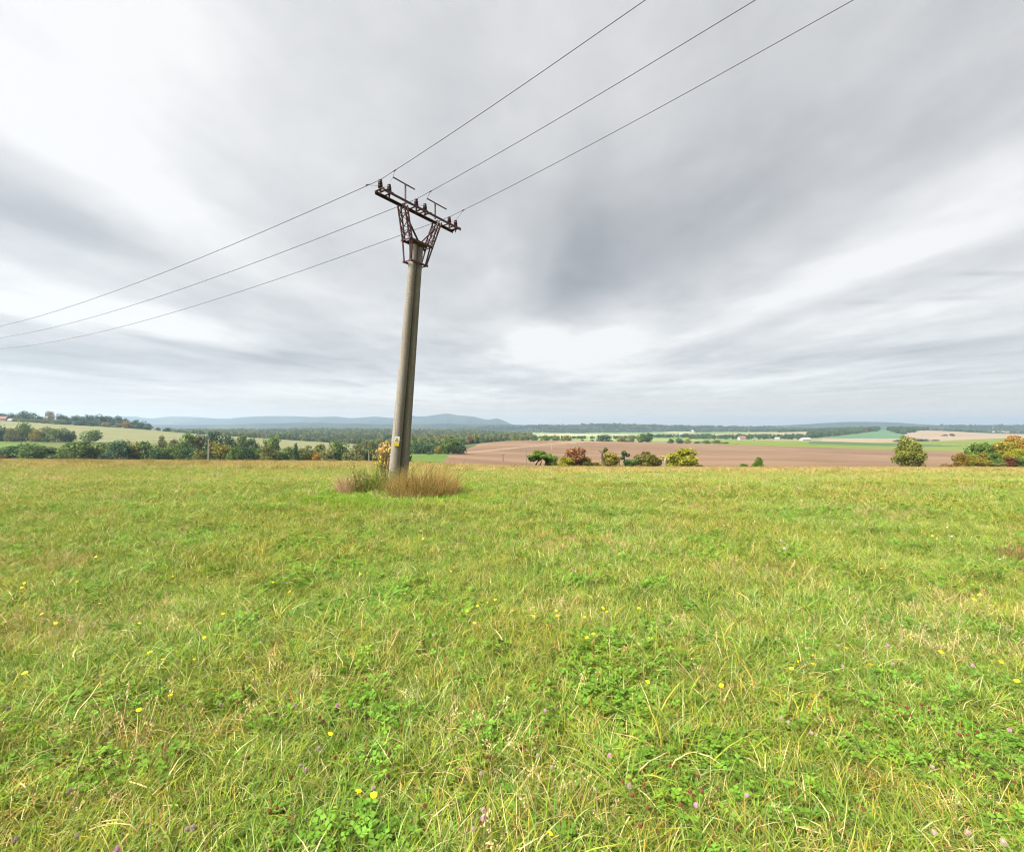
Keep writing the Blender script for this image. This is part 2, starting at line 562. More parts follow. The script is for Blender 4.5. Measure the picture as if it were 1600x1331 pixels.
# ------------------------------------------------------------------ terrain
TX = np.array([-1200, -400, 0, 100, 200, 280, 400, 500, 600, 700, 750, 800, 900, 1000, 1200, 1400, 1600, 2000, 2800], float)
EDGE = np.array([717, 717, 718, 719, 719.5, 720, 720.5, 721, 722, 725.5, 727.5, 729, 730, 730.5, 731, 731, 731.5, 732, 732], float)
ROWS = []
for yy, w in ((13.4, 1.0), (17, 0.74), (22, 0.50), (30, 0.29), (45, 0.125), (60, 0.055), (80, 0.014), (95, 0.0)):
    ROWS.append((yy, EDGE + (757 - EDGE) * w))
ROWS.append((118, EDGE + 0.9))
ROWS += [
    (160, [720, 720, 720, 721, 721.5, 722, 722.5, 723, 724, 726, 728, 729.5, 731, 731.5, 732, 732, 732.5, 733, 733]),
    (230, [720, 720, 720, 721, 722, 722.5, 723, 723.5, 724, 721.5, 724, 727, 728.5, 728.5, 729, 729.5, 730, 730, 730]),
    (300, [708, 708, 708, 709, 710, 711, 713, 715, 717, 715, 718, 721, 724, 724, 724, 725, 726, 727, 727]),
    (400, [694, 694, 694, 694, 695, 697, 703, 706, 709, 708.5, 710, 712, 714, 713, 713, 716, 718, 720, 720]),
    (500, [686, 686, 686, 688, 690, 691, 697, 701, 704, 703.5, 703, 702.5, 704, 704, 706, 710, 713, 715, 715]),
    (620, [672, 673, 674, 677, 680, 684, 690, 695, 699, 699, 696.5, 694.5, 696, 697.5, 701, 706.5, 710, 712, 712]),
    (700, [663, 664, 665, 668, 672.5, 677.5, 685.5, 691, 696, 696.5, 692.5, 688.3, 688.8, 691, 697, 703, 707.5, 710, 710]),
    (800, [656, 657, 658, 663.5, 669, 676, 684, 690.5, 696, 697, 695, 691, 691, 692.5, 694, 700, 702, 704, 704]),
    (950, [660, 661, 662, 667, 673, 680, 688, 692, 694, 695, 694, 690.5, 689.5, 690, 690.5, 694.5, 693, 693, 693]),
    (1100, [666, 666, 667, 671, 676, 682, 687, 689, 690, 690.5, 690, 688, 687, 688, 688.5, 691, 684, 683, 683]),
    (1400, [667, 667, 667, 670, 675, 680, 683, 684, 686, 687, 687, 685.5, 685, 685, 684.5, 686, 683.3, 682, 682]),
    (1800, [667, 667, 667, 669, 672, 677, 678, 678, 679, 680, 681, 682, 682, 682, 680, 678, 681, 680, 680]),
    (2300, [667, 667, 667, 668, 670, 674, 674, 673, 674, 675, 676, 679, 680, 679.5, 676, 671, 678, 677, 677]),
    (3000, [669, 669, 669, 669, 670, 672, 672, 672, 673, 674, 675, 677, 678, 677, 674, 674, 675, 675, 675]),
    (4500, [672] * 19), (9000, [670.8] * 19), (14000, [670.2] * 19),
]
RY = np.log(np.array([r[0] for r in ROWS]))
RT = np.array([np.asarray(r[1], float) for r in ROWS])


def pchip(x, y, xi):
    h = np.diff(x)
    d = np.diff(y, axis=0) / (h if y.ndim == 1 else h[:, None])
    m = np.zeros_like(y)
    hw = h if y.ndim == 1 else h[:, None]
    w1, w2 = 2 * hw[1:] + hw[:-1], hw[1:] + 2 * hw[:-1]
    with np.errstate(divide='ignore', invalid='ignore'):
        mm = (w1 + w2) / (w1 / d[:-1] + w2 / d[1:])
    m[1:-1] = np.where(d[:-1] * d[1:] > 0, mm, 0)
    m[0], m[-1] = d[0], d[-1]
    k = np.clip(np.searchsorted(x, xi) - 1, 0, len(x) - 2)
    t = (xi - x[k]) / h[k]
    hh = h[k]
    if y.ndim > 1:
        t, hh = t[:, None], hh[:, None]
    return (y[k] * (1 + 2 * t) * (1 - t) ** 2 + m[k] * hh * t * (1 - t) ** 2 + y[k + 1] * t * t * (3 - 2 * t) + m[k + 1] * hh * t * t * (t - 1))


GX = np.arange(-1200, 2801, 4.0)
T1 = pchip(TX, RT.T, GX)                        # (gx, rows)
k_ = np.exp(-0.5 * (np.arange(-12, 13) / 5.0) ** 2)
k_ /= k_.sum()
T1 = np.apply_along_axis(lambda c: np.convolve(np.pad(c, 12, mode='edge'), k_, mode='valid'), 0, T1)
GY = np.linspace(math.log(13.4), math.log(14000), 700)
TT = pchip(RY, T1.T, GY)                        # (gy, gx)


def bump(X, Y):
    return (0.022 * np.sin(X * 1.3 + 0.6 * np.sin(Y * 0.9)) * np.cos(Y * 1.1 + 0.8 * np.sin(X * 0.7)) + 0.015 * np.sin(X * 2.9 + Y * 1.7) * np.sin(Y * 2.3 - X * 1.1)
            + 0.03 * np.sin(X * 0.31 + 1) * np.sin(Y * 0.27 + 2))


def ground(X, Y):
    X, Y = np.asarray(X, float), np.asarray(Y, float)
    Yc = np.maximum(Y, 13.4)
    xp = np.clip(CX + F * X / np.maximum(Y, 12.0), GX[0], GX[-1] - 0.01)
    i = (xp - GX[0]) / 4.0
    i0 = np.clip(i.astype(int), 0, len(GX) - 2)
    fi = i - i0
    j = (np.log(np.minimum(Yc, 13990)) - GY[0]) / (GY[1] - GY[0])
    j0 = np.clip(j.astype(int), 0, len(GY) - 2)
    fj = j - j0
    y = (TT[j0, i0] * (1 - fi) * (1 - fj) + TT[j0, i0 + 1] * fi * (1 - fj) + TT[j0 + 1, i0] * (1 - fi) * fj + TT[j0 + 1, i0 + 1] * fi * fj)
    z = EYE - (y - HY) / F * Yc
    # gentle start of the slope
    t = np.clip((Y - 9.5) / (13.4 - 9.5), 0, 1)
    z = np.where(Y < 13.4, 0.0, z)
    damp = np.clip((40 - Y) / 25, 0, 1)
    far = np.clip((Y - 150) / 200, 0, 1) * np.clip((3000 - Y) / 1500, 0, 1)
    return z + bump(X, Y) * damp


def gz(X, Y):
    return float(ground(X, Y))


def gp(x, Y, dz=0.0):
    """point on the ground at depth Y below photograph column x"""
    X = (x - CX) / F * Y
    return Vector((X, Y, gz(X, Y) + dz))


def band_y(x):
    return np.interp(x, [690, 703, 740, 790, 860, 920, 960], [380, 395, 455, 520, 640, 690, 705])


def classify(x, Y):
    """0 meadow 1 valley 2 green strip 3 pale field 4 soil 5 headland 6 lime 7 dark green 8 beige 9 teal 10 forest floor 11 far plain"""
    c = np.full(x.shape, 11)
    woods = (x < 800) & (Y > 820) & (Y < 2600)
    c[woods] = 10
    c[(x < 640) & (Y <= 840)] = 3
    c[(x < 640) & (Y < 470)] = 1
    c[(x < 66) & (Y >= 250) & (Y < 440)] = 2
    left_edge = np.where(Y < 400, 688 + (Y - 170) * 0.075, 708 + (Y - 400) * 0.15)
    soil = (x >= left_edge) & (Y < 706 + np.clip((x - 1200) / 400, 0, 1) * 15) & (Y >= 128)
    c[(x >= 640) & (x < left_edge) & (Y < 405)] = 2
    c[(x >= 640) & (x < left_edge) & (Y >= 405) & (Y < 900)] = 10
    c[soil] = 4
    by = band_y(x)
    c[soil & (x < 960) & (np.abs(Y - by) < 9 + 0.015 * Y)] = 5
    r = (x > 1125) & ~soil & (Y >= 700)
    c[r & (Y < 1105)] = 6
    c[r & (Y >= 880) & (Y < 1105) & (x > 1262) & (x < 1262 + (1105 - Y) * 0.9 + 40)] = 7
    c[(x > 1285) & (Y >= 1105) & (Y < 2350)] = 8
    c[(x > 1262) & (x < 1412) & (Y >= 1430) & (Y < 2500)] = 9
    c[(x > 1262) & (x < 1374) & (Y >= 1430) & (Y > 1430 + (x - 1275) * 6.5) & (Y < 2700)] = 10
    c[(x > 1436) & (Y >= 2250) & (Y < 3200)] = 10
    c[(x > 1050) & (x <= 1262) & (Y >= 1900) & (Y < 2250)] = 8
    c[(x > 860) & (x <= 1125) & (Y >= 720) & (Y < 1100)] = 3
    lim = np.where(x < 690, 150, 128)
    c[Y < lim] = 0
    return c


def build_terrain():
    xs = np.concatenate([np.arange(-1200, -80, 40), np.arange(-80, 1680, 4), np.arange(1680, 2801, 40)]).astype(float)
    ys = np.concatenate([[-40, -20, -8, -3], np.arange(0, 13.3, 0.2), np.exp(np.linspace(math.log(13.4), math.log(90), 55)),
                         np.exp(np.linspace(math.log(91.5), math.log(3200), 190)), [3800, 4500, 6000, 8000, 10000, 13900]])
    Yg, Xp = np.meshgrid(ys, xs, indexing='ij')
    Xw = (Xp - CX) / F * np.maximum(Yg, 12.0)
    Zw = ground(Xw, Yg)
    V = np.stack([Xw, Yg, Zw], -1).reshape(-1, 3)
    ny, nx = Yg.shape
    idx = np.arange(ny * nx).reshape(ny, nx)
    Fq = np.stack([idx[:-1, :-1], idx[:-1, 1:], idx[1:, 1:], idx[1:, :-1]], -1)
    yc = np.sqrt(np.maximum(ys[:-1], 1) * np.maximum(ys[1:], 1))
    xc = (xs[:-1] + xs[1:]) / 2
    YC, XC = np.meshgrid(yc, xc, indexing='ij')
    cls = classify(XC, YC)
    names = [('meadow', M_MEADOW), ('valley_ground', M_VALLEY), ('green_field', M_GREEN), ('pale_field', M_PALE), ('ploughed_field', M_SOIL), ('headland_track', M_TRACK),
             ('young_crop_field', M_LIME), ('dark_crop_field', M_DARKGREEN), ('stubble_field', M_BEIGE), ('blue_green_field', M_TEAL), ('woodland_ground', M_FOREST_FLOOR), ('far_plain', M_PLAIN)]
    for k, (nm, mt) in enumerate(names):
        fs = Fq[cls == k]
        if len(fs) == 0:
            continue
        used, inv = np.unique(fs.ravel(), return_inverse=True)
        me = mesh_np(nm, V[used], inv.reshape(-1, 4), mt, True)
        o = link(nm, me)
        o['kind'] = 'structure'
    return V[:, 2].min()


ZMIN = build_terrain()


def hills(name, Y, depth, prof, base_px, seed, rough=1.0):
    """a wooded ridge at distance Y with the given skyline, sloping down to the plain on both sides"""
    rr = np.random.default_rng(seed)
    px = np.array([p[0] for p in prof], float)
    py = np.array([p[1] for p in prof], float)
    xs = np.arange(px[0], px[-1] + 1, 2.5)
    sky = pchip(px, py, xs)
    fine = np.zeros_like(xs)
    for fq, am in ((0.05, 0.30), (0.13, 0.22), (0.4, 0.18), (0.9, 0.15)):
        fine += am * rough * np.sin(xs * fq + rr.random() * 9 + 1.3 * np.sin(xs * fq * 0.37 + rr.random() * 5))
    sky = sky - fine * np.clip((base_px - sky) / 4, 0, 1) * 0.5
    ts = np.concatenate([np.linspace(-1, 0, 14), np.linspace(0.15, 1, 5)])
    V = []
    for t in ts:
        Yt = Y + t * depth
        zr = EYE - (sky - HY) / F * Y
        zb = EYE - (base_px - HY) / F * Y - 5
        s = 0.5 + 0.5 * np.cos(math.pi * abs(t)) if t > 0 else (1 - abs(t)) ** 1.15
        fold = 0.13 * np.sin(xs * 0.06 + 3 * t + seed) + 0.08 * np.sin(xs * 0.17 - 5 * t + seed * 2) + 0.04 * np.sin(xs * 0.41 + 9 * t)
        s2 = np.clip(s + fold * (1 - abs(t)) * abs(t) * 3.0, 0, 1)
        z = zb + (zr - zb) * s2
        X = (xs - CX) / F * Y
        V.append(np.stack([X, np.full_like(X, Yt), z], -1))
    V = np.array(V)
    ny, nx = V.shape[:2]
    idx = np.arange(ny * nx).reshape(ny, nx)
    Fq = np.stack([idx[:-1, :-1], idx[:-1, 1:], idx[1:, 1:], idx[1:, :-1]], -1).reshape(-1, 4)
    o = link(name, mesh_np(name, V.reshape(-1, 3), Fq, M_HILL, True))
    o['kind'] = 'structure'
    HILL[name] = V
    return o


HILL = {}
hills('distant_mountains', 7600, 1100, [(-700, 652), (-300, 655), (0, 654), (110, 652), (200, 650.5), (235, 653.5), (270, 650.7), (310, 652), (350, 654), (385, 651.5), (430, 650), (450, 650), (490, 651.5),
      (520, 650.6), (548, 653.2), (585, 651), (615, 653), (645, 650), (662, 650.5), (680, 648.2), (700, 646.2), (717, 649), (740, 651), (762, 655.8), (776, 654), (790, 658.5), (803, 664), (830, 669), (860, 671)], 671, 3, 0.5)
hills('blue_hills', 4700, 700, [(-500, 662), (100, 662), (300, 664), (420, 661.5), (480, 660.5), (560, 662), (640, 663), (700, 662), (740, 663), (800, 663.5), (830, 664.5), (870, 669), (900, 671)], 671, 5, 0.6)
hills('low_hills', 3900, 800, [(600, 679), (680, 672), (740, 668.5), (800, 666.2), (850, 664.8), (900, 663.4), (950, 663), (1000, 663), (1040, 665), (1070, 666), (1110, 666.3), (1150, 667), (1190, 667), (1230, 669), (1280, 672), (1340, 676)], 678, 8, 1.2)
hills('far_ridge', 6200, 900, [(1100, 670), (1170, 667.5), (1220, 664.8), (1270, 662.3), (1310, 660), (1335, 659), (1385, 659.6), (1420, 661.5), (1445, 664.8), (1470, 668), (1550, 670)], 671, 11, 0.4)
hills('village_ridge', 3600, 600, [(1380, 673), (1420, 668), (1450, 665.5), (1480, 664.2), (1520, 664.6), (1560, 664), (1600, 664.3), (1700, 663), (2200, 664)], 677, 14, 1.0)

# ------------------------------------------------------------------ haze


def build_haze():
    mt, nt, out = new_mat('haze_air')
    pv = nt.nodes.new('ShaderNodeVolumePrincipled')
    pv.inputs['Color'].default_value = (0.535, 0.715, 0.90, 1)
    pv.inputs['Density'].default_value = 1.15e-4
    pv.inputs['Anisotropy'].default_value = 0.4
    nt.links.new(pv.outputs[0], out.inputs['Volume'])
    mb = MB()
    x, y0, y1, z0, z1 = 42000, -60, 14100, float(ZMIN) - 90, 252.0
    vs = [(sx * x, yy, zz) for zz in (z0, z1) for yy in (y0, y1) for sx in (-1, 1)]
    mb.add(vs, [(0, 2, 3, 1), (4, 5, 7, 6), (0, 1, 5, 4), (2, 6, 7, 3), (0, 4, 6, 2), (1, 3, 7, 5)])
    o = mb.build('haze', mt)
    o['kind'] = 'stuff'


build_haze()

# ------------------------------------------------------------------ foliage meshes


def card_mesh(name, pos, nrm, size, mat, seed, aspect=0.7):
    """one bent leaf clump card (two triangles, folded) per position"""
    rr = np.random.default_rng(seed)
    n = len(pos)
    nrm = nrm / np.linalg.norm(nrm, axis=1)[:, None]
    a = rr.normal(size=(n, 3))
    a -= nrm * (a * nrm).sum(1)[:, None]
    a /= np.linalg.norm(a, axis=1)[:, None]
    b = np.cross(nrm, a)
    s = (size * rr.uniform(0.6, 1.35, n))[:, None]
    lift = nrm * s * rr.uniform(-0.25, 0.25, n)[:, None]
    v0, v1 = pos - a * s, pos + a * s
    v2, v3 = pos + b * s * aspect + lift, pos - b * s * aspect + lift
    V = np.stack([v0, v3, v1, v2], 1).reshape(-1, 3)
    Fq = np.arange(n * 4).reshape(n, 4)
    Ft = np.concatenate([Fq[:, [0, 1, 2]], Fq[:, [0, 2, 3]]])
    me = mesh_np(name, V, Ft, mat)
    at = me.attributes.new('v', 'FLOAT', 'POINT')
    at.data.foreach_set('value', np.repeat(np.clip(rr.normal(0.5, 0.24, n), 0, 1), 4).astype(np.float32))
    return me


def lobes_points(lobes, n, rr, lo=0.72, flat=0.3):
    """points on and just inside the surfaces of overlapping lobes; (cx,cy,cz,rx,ry,rz)"""
    lobes = np.asarray(lobes, float)
    area = (lobes[:, 3] * lobes[:, 4] + lobes[:, 3] * lobes[:, 5] + lobes[:, 4] * lobes[:, 5])
    k = rr.choice(len(lobes), n, p=area / area.sum())
    d = rr.normal(size=(n, 3))
    d /= np.linalg.norm(d, axis=1)[:, None]
    rad = lo + (1.06 - lo) * rr.random(n) ** 0.6
    pos = lobes[k, :3] + d * lobes[k, 3:] * rad[:, None]
    nr = d * 0.7 + rr.normal(size=(n, 3)) * 0.55 + np.array([0, 0, flat])
    return pos, nr


def make_lobes(shape, rr):
    L = []
    if shape == 'round':
        for i in range(13):
            t = rr.uniform(0, 2 * math.pi)
            z = rr.uniform(0.24, 0.86)
            rmax = 0.33 * math.sqrt(max(0.05, 1 - ((z - 0.50) / 0.47) ** 2))
            r = rmax * rr.uniform(0.4, 1.0)
            s = rr.uniform(0.12, 0.21)
            L.append((r * math.cos(t), r * math.sin(t), z, s, s, s * rr.uniform(0.6, 0.9)))
        L.append((0, 0, 0.5, 0.3, 0.3, 0.36))
    elif shape == 'tall':
        for i in range(13):
            t = rr.uniform(0, 2 * math.pi)
            z = rr.uniform(0.2, 0.9)
            r = 0.28 * (1 - abs(z - 0.45) * 1.2) * rr.uniform(0.3, 1.0)
            s = rr.uniform(0.10, 0.18)
            L.append((r * math.cos(t), r * math.sin(t), z, s, s, s * 1.0))
        L.append((0, 0, 0.5, 0.2, 0.2, 0.38))
    elif shape == 'cone':
        for i in range(20):
            z = 0.06 + 0.88 * i / 20
            t = rr.uniform(0, 6.28)
            r = 0.34 * (1 - z) * rr.uniform(0.4, 1)
            s = 0.09 + 0.16 * (1 - z)
            L.append((r * math.cos(t), r * math.sin(t), z, s, s, s * 0.6))
    elif shape == 'bush':
        for i in range(15):
            t = rr.uniform(0, 2 * math.pi)
            z = rr.uniform(0.10, 0.80)
            r = 0.40 * math.sqrt(max(0.05, 1 - (z / 0.98) ** 2)) * rr.uniform(0.35, 1.0)
            s = rr.uniform(0.12, 0.23)
            L.append((r * math.cos(t), r * math.sin(t), z, s, s, s * rr.uniform(0.7, 1.0)))
        L.append((0, 0, 0.36, 0.36, 0.36, 0.38))
    elif shape == 'egg':        # dense, pointed top, foliage to the ground
        for i in range(30):
            t = rr.uniform(0, 2 * math.pi)
            z = rr.uniform(0.05, 0.93)
            r = 0.42 * (1 - z ** 2.2) ** 0.75 * rr.uniform(0.5, 0.95)
            s = rr.uniform(0.09, 0.16)
            L.append((r * math.cos(t), r * math.sin(t), z, s, s, s))
        L.append((0, 0, 0.4, 0.34, 0.34, 0.42))
    elif shape == 'sparse':
        for i in range(9):
            t = rr.uniform(0, 2 * math.pi)
            z = rr.uniform(0.15, 0.92)
            r = 0.36 * math.sqrt(max(0.05, 1 - ((z - 0.5) / 0.55) ** 2)) * rr.uniform(0.4, 1.0)
            s = rr.uniform(0.10, 0.16)
            L.append((r * math.cos(t), r * math.sin(t), z, s, s, s * 0.8))
    elif shape == 'fruit':      # low wide crown on a short leaning trunk
        for i in range(12):
            t = rr.uniform(0, 2 * math.pi)
            z = rr.uniform(0.42, 0.88)
            r = 0.42 * math.sqrt(max(0.05, 1 - ((z - 0.6) / 0.42) ** 2)) * rr.uniform(0.4, 1.0)
            s = rr.uniform(0.11, 0.17)
            L.append((r * math.cos(t), r * math.sin(t), z, s, s, s * 0.75))
        L.append((0.0, 0, 0.62, 0.24, 0.24, 0.18))
    return L


PROTO = {}


def proto(shape, seed, n, leaf):
    key = (shape, seed, n, leaf)
    if key in PROTO:
        return PROTO[key]
    rr = np.random.default_rng(seed * 31 + len(shape))
    L = make_lobes(shape, rr)
    pos, nr = lobes_points(L, n, rr)
    # loose sprays that break the outline
    m = n // 9
    k = rr.choice(len(L), m)
    la = np.array(L)[k]
    d = rr.normal(size=(m, 3))
    d /= np.linalg.norm(d, axis=1)[:, None]
    ex = la[:, :3] + d * la[:, 3:] * rr.uniform(1.0, 1.4, m)[:, None]
    pos = np.concatenate([pos, ex])
    nr = np.concatenate([nr, rr.normal(size=(m, 3))])
    ok = pos[:, 2] > 0.0
    pos, nr = pos[ok], nr[ok]
    pos[:, 2] *= 1.0 / max(1.0, np.percentile(pos[:, 2], 99.5))
    crown = card_mesh('crown', pos, nr, leaf, None, seed)
    crown.materials.append(LEAF['mid'])
    tb = MB()
    lean = 0.03 * math.sin(seed)
    if shape == 'fruit':
        tb.tube([(-0.16, 0, -0.03), (-0.10, 0, 0.2), (-0.02, 0, 0.38), (0.0, 0, 0.6)], [0.030, 0.025, 0.02, 0.01], 7)
        tb.tube([(0.06, 0.02, -0.03), (0.05, 0.02, 0.15), (0.10, 0, 0.3), (0.05, 0, 0.62)], [0.028, 0.024, 0.018, 0.01], 7)
    else:
        tb.tube([(0, 0, -0.04), (lean, 0, 0.3), (lean * 1.5, lean, 0.6), (0, 0, 0.85)], [0.032, 0.024, 0.014, 0.004], 7)
    for (cx, cy2, cz, *_r) in L[:8]:
        tb.tube([(lean, 0, max(0.1, cz * 0.55)), (cx * 0.5, cy2 * 0.5, cz * 0.8), (cx, cy2, cz)], [0.014, 0.009, 0.003], 5)
    trunk = mesh_np('trunk', tb.v, tb.f, BARK)
    PROTO[key] = (crown, trunk)
    return PROTO[key]


def plant(name, x, base_y, top_y, w, Y, shape, leaf, seed, n, size, label, cat, group=None, on_ground=True, bark=None, sink=0.0):
    """a tree or bush at depth Y below column x; its top reaches top_y, w = its width in photograph pixels"""
    p = gp(x, Y)
    if not on_ground:
        p.z = EYE - (base_y - HY) / F * Y
    top = EYE - (top_y - HY) / F * Y
    h = max(0.3, top - p.z)
    ww = w / F * Y
    crown, trunk = proto(shape, seed, n, size)
    e = empty(name, p, label, cat, group, rz=0.0 if shape == 'fruit' else (seed * 2.4 + x * 0.13) % 6.28)
    e.scale = (ww / 0.92, ww / 0.92, h)
    c = link('crown', crown, e)
    c.material_slots[0].link = 'OBJECT'
    c.material_slots[0].material = LEAF[leaf]
    t = link('trunk', trunk, e)
    if bark:
        t.material_slots[0].link = 'OBJECT'
        t.material_slots[0].material = bark
    return e


ORD = 'first second third fourth fifth sixth seventh eighth ninth tenth eleventh twelfth thirteenth fourteenth fifteenth sixteenth seventeenth eighteenth nineteenth twentieth'.split()


def ordinal(i):
    if i < 20:
        return ORD[i]
    t = {20: 'twenty', 30: 'thirty', 40: 'forty'}[(i + 1) // 10 * 10]
    r = (i + 1) % 10
    return t + '-' + ORD[r - 1] if r else {30: 'thirtieth', 40: 'fortieth', 20: 'twentieth'}[i + 1]


LOOK = {'dark': 'dark green', 'blue': 'bluish green', 'mid': 'mid green', 'fresh': 'fresh green', 'olive': 'olive green', 'pale': 'pale green', 'yellow': 'yellowing', 'lime': 'yellow green',
        'orange': 'orange', 'red': 'reddish', 'brown': 'brownish', 'rust': 'rust and green', 'gold': 'golden green', 'pine': 'green', 'apple': 'green and red', 'maroon': 'dark red'}
SHP = {'round': 'rounded', 'tall': 'tall narrow', 'cone': 'pointed', 'bush': 'bushy', 'egg': 'dense', 'sparse': 'thin'}


def row_of(name, spec, Y0, row, n, size, jitter=10, cat='tree', base=0):
    spec = sorted(spec, key=lambda s: s[0])
    for i, (x, top, w, shape, leaf) in enumerate(spec):
        Y = Y0 + jitter * math.sin(i * 2.1)
        lab = f'{LOOK[leaf]} {SHP[shape]} tree, {ordinal(i)} from the left in {row}'
        plant(name, x, base, top, w, Y, shape, leaf, i % 5 + 1, n, size, lab, cat, row)


# hedgerow of trees along the lower edge of the meadow, about 230 m off
row_of('hedgerow_tree', [
    (2, 701, 24, 'bush', 'dark'), (27, 691, 40, 'bush', 'dark'), (50, 690, 40, 'bush', 'mid'), (72, 697, 30, 'bush', 'dark'), (92, 694, 30, 'bush', 'olive'),
    (117, 685, 56, 'bush', 'mid'), (143, 693, 36, 'bush', 'olive'), (163, 687, 34, 'bush', 'mid'), (184, 686, 40, 'bush', 'blue'),
    (206, 684, 28, 'bush', 'gold'), (229, 686, 40, 'bush', 'mid'), (247, 699, 30, 'bush', 'dark'), (270, 693, 34, 'bush', 'mid'),
    (295, 697, 30, 'bush', 'dark'), (312, 699, 22, 'bush', 'olive'), (326, 700, 22, 'bush', 'dark'), (344, 688, 34, 'bush', 'gold'), (368, 693, 28, 'bush', 'mid'), (385, 696, 30, 'bush', 'dark'),
    (404, 697, 26, 'bush', 'mid'), (418, 692, 30, 'bush', 'olive'), (436, 702, 26, 'bush', 'dark'), (455, 694, 30, 'bush', 'mid'), (462, 691, 14, 'cone', 'blue'), (476, 693, 28, 'bush', 'olive'),
    (497, 690, 30, 'bush', 'olive'), (512, 697, 28, 'bush', 'pale'), (530, 687, 34, 'bush', 'mid'), (522, 701, 26, 'bush', 'dark'), (556, 690, 36, 'bush', 'pale'),
    (580, 696, 28, 'bush', 'dark'), (604, 694, 28, 'bush', 'mid'), (630, 693, 28, 'bush', 'dark')],
    232, 'the hedgerow below the meadow', 1500, 0.036, 6)
plant('small_tree', 494, 0, 705, 14, 214, 'bush', 'orange', 3, 1500, 0.036, 'small orange autumn tree in front of the dark hedgerow', 'tree')
plant('bush', 2, 0, 709, 14, 205, 'bush', 'brown', 2, 1500, 0.036, 'small brown bush where the hedgerow meets the left edge', 'bush')
# taller trees standing just behind the hedgerow
row_of('tall_tree', [
    (253, 679, 20, 'tall', 'pale'), (272, 684, 22, 'round', 'pale'), (291, 673, 30, 'round', 'mid'), (309, 678, 24, 'tall', 'pale'), (329, 674, 30, 'round', 'blue'),
    (352, 676, 32, 'round', 'blue'), (377, 677, 26, 'round', 'mid'), (394, 684, 22, 'round', 'blue'), (425, 681, 32, 'round', 'mid'), (377, 686, 30, 'round', 'mid')],
    300, 'the row behind the hedgerow', 1500, 0.034, 10)
# trees at the foot of the brown field, right of the pole
row_of('field_corner_tree', [
    (653, 689, 30, 'bush', 'dark'), (669, 690, 28, 'bush', 'blue'), (685, 694, 16, 'bush', 'gold'), (701, 683.5, 36, 'bush', 'mid'), (717, 684, 24, 'bush', 'dark')],
    395, 'the brown field corner group', 1500, 0.036, 6)
plant('bush', 671, 0, 705, 12, 372, 'bush', 'blue', 4, 1500, 0.036, 'small bluish bush at the top of the green strip', 'bush')
plant('bush', 671.5, 0, 721.2, 4.5, 225, 'bush', 'dark', 1, 1500, 0.036, 'tiny dark bush alone on the green strip beside the pole', 'bush')
# the clump of trees half way up the left slope
row_of('slope_tree', [
    (-8, 664, 26, 'bush', 'blue'), (9, 664, 26, 'bush', 'blue'), (22, 666, 26, 'bush', 'olive'), (35, 658, 26, 'bush', 'mid'), (49, 666, 18, 'bush', 'mid'), (57, 668, 17, 'bush', 'gold'),
    (65, 672, 16, 'bush', 'blue'), (76, 663, 26, 'bush', 'pale'), (86, 668, 26, 'bush', 'mid'), (103, 666, 23, 'bush', 'blue'), (113, 671, 10, 'bush', 'olive')],
    455, 'the clump halfway up the slope', 1500, 0.034, 8)
plant('round_tree', 140, 0, 670, 37, 440, 'round', 'mid', 2, 1500, 0.034, 'single round green tree standing alone below the pale field', 'tree')
# the tree line along the top of the pale field
row_of('hilltop_tree', [
    (4, 644, 13, 'bush', 'blue'), (17, 644, 16, 'bush', 'blue'), (30, 645, 16, 'bush', 'olive'), (36, 641, 20, 'bush', 'dark'), (52, 643, 27, 'bush', 'blue'), (77, 640, 14, 'bush', 'rust'),
    (96, 645, 15, 'bush', 'dark'), (105, 650, 9, 'bush', 'blue'), (118, 648, 17, 'bush', 'dark'), (131, 646, 16, 'bush', 'blue'), (145, 646.5, 18, 'bush', 'blue'), (158, 646, 18, 'bush', 'dark'),
    (171, 647.5, 18, 'bush', 'blue'), (184, 649, 18, 'bush', 'dark'), (197, 651.5, 17, 'bush', 'blue'), (210, 654, 16, 'bush', 'dark'), (221, 657, 14, 'bush', 'blue'), (232, 660, 12, 'bush', 'dark')],
    815, 'the tree line on the hilltop', 1100, 0.04, 8)
row_of('hilltop_bush', [
    (36, 653, 16, 'bush', 'mid'), (58, 654, 18, 'bush', 'olive'), (72, 656, 14, 'bush', 'mid'), (87, 655, 20, 'bush', 'mid'), (103, 656, 14, 'bush', 'mid'), (124, 655, 16, 'bush', 'dark'),
    (141, 657, 14, 'bush', 'dark'), (166, 658, 15, 'bush', 'pale'), (184, 661, 13, 'bush', 'olive'), (198, 657, 13, 'bush', 'orange'), (214, 663, 14, 'bush', 'dark'), (229, 665, 12, 'bush', 'blue'),
    (246, 667, 9, 'bush', 'olive'), (262, 668, 9, 'bush', 'blue')],
    795, 'the bush row below the hilltop', 900, 0.045, 4)
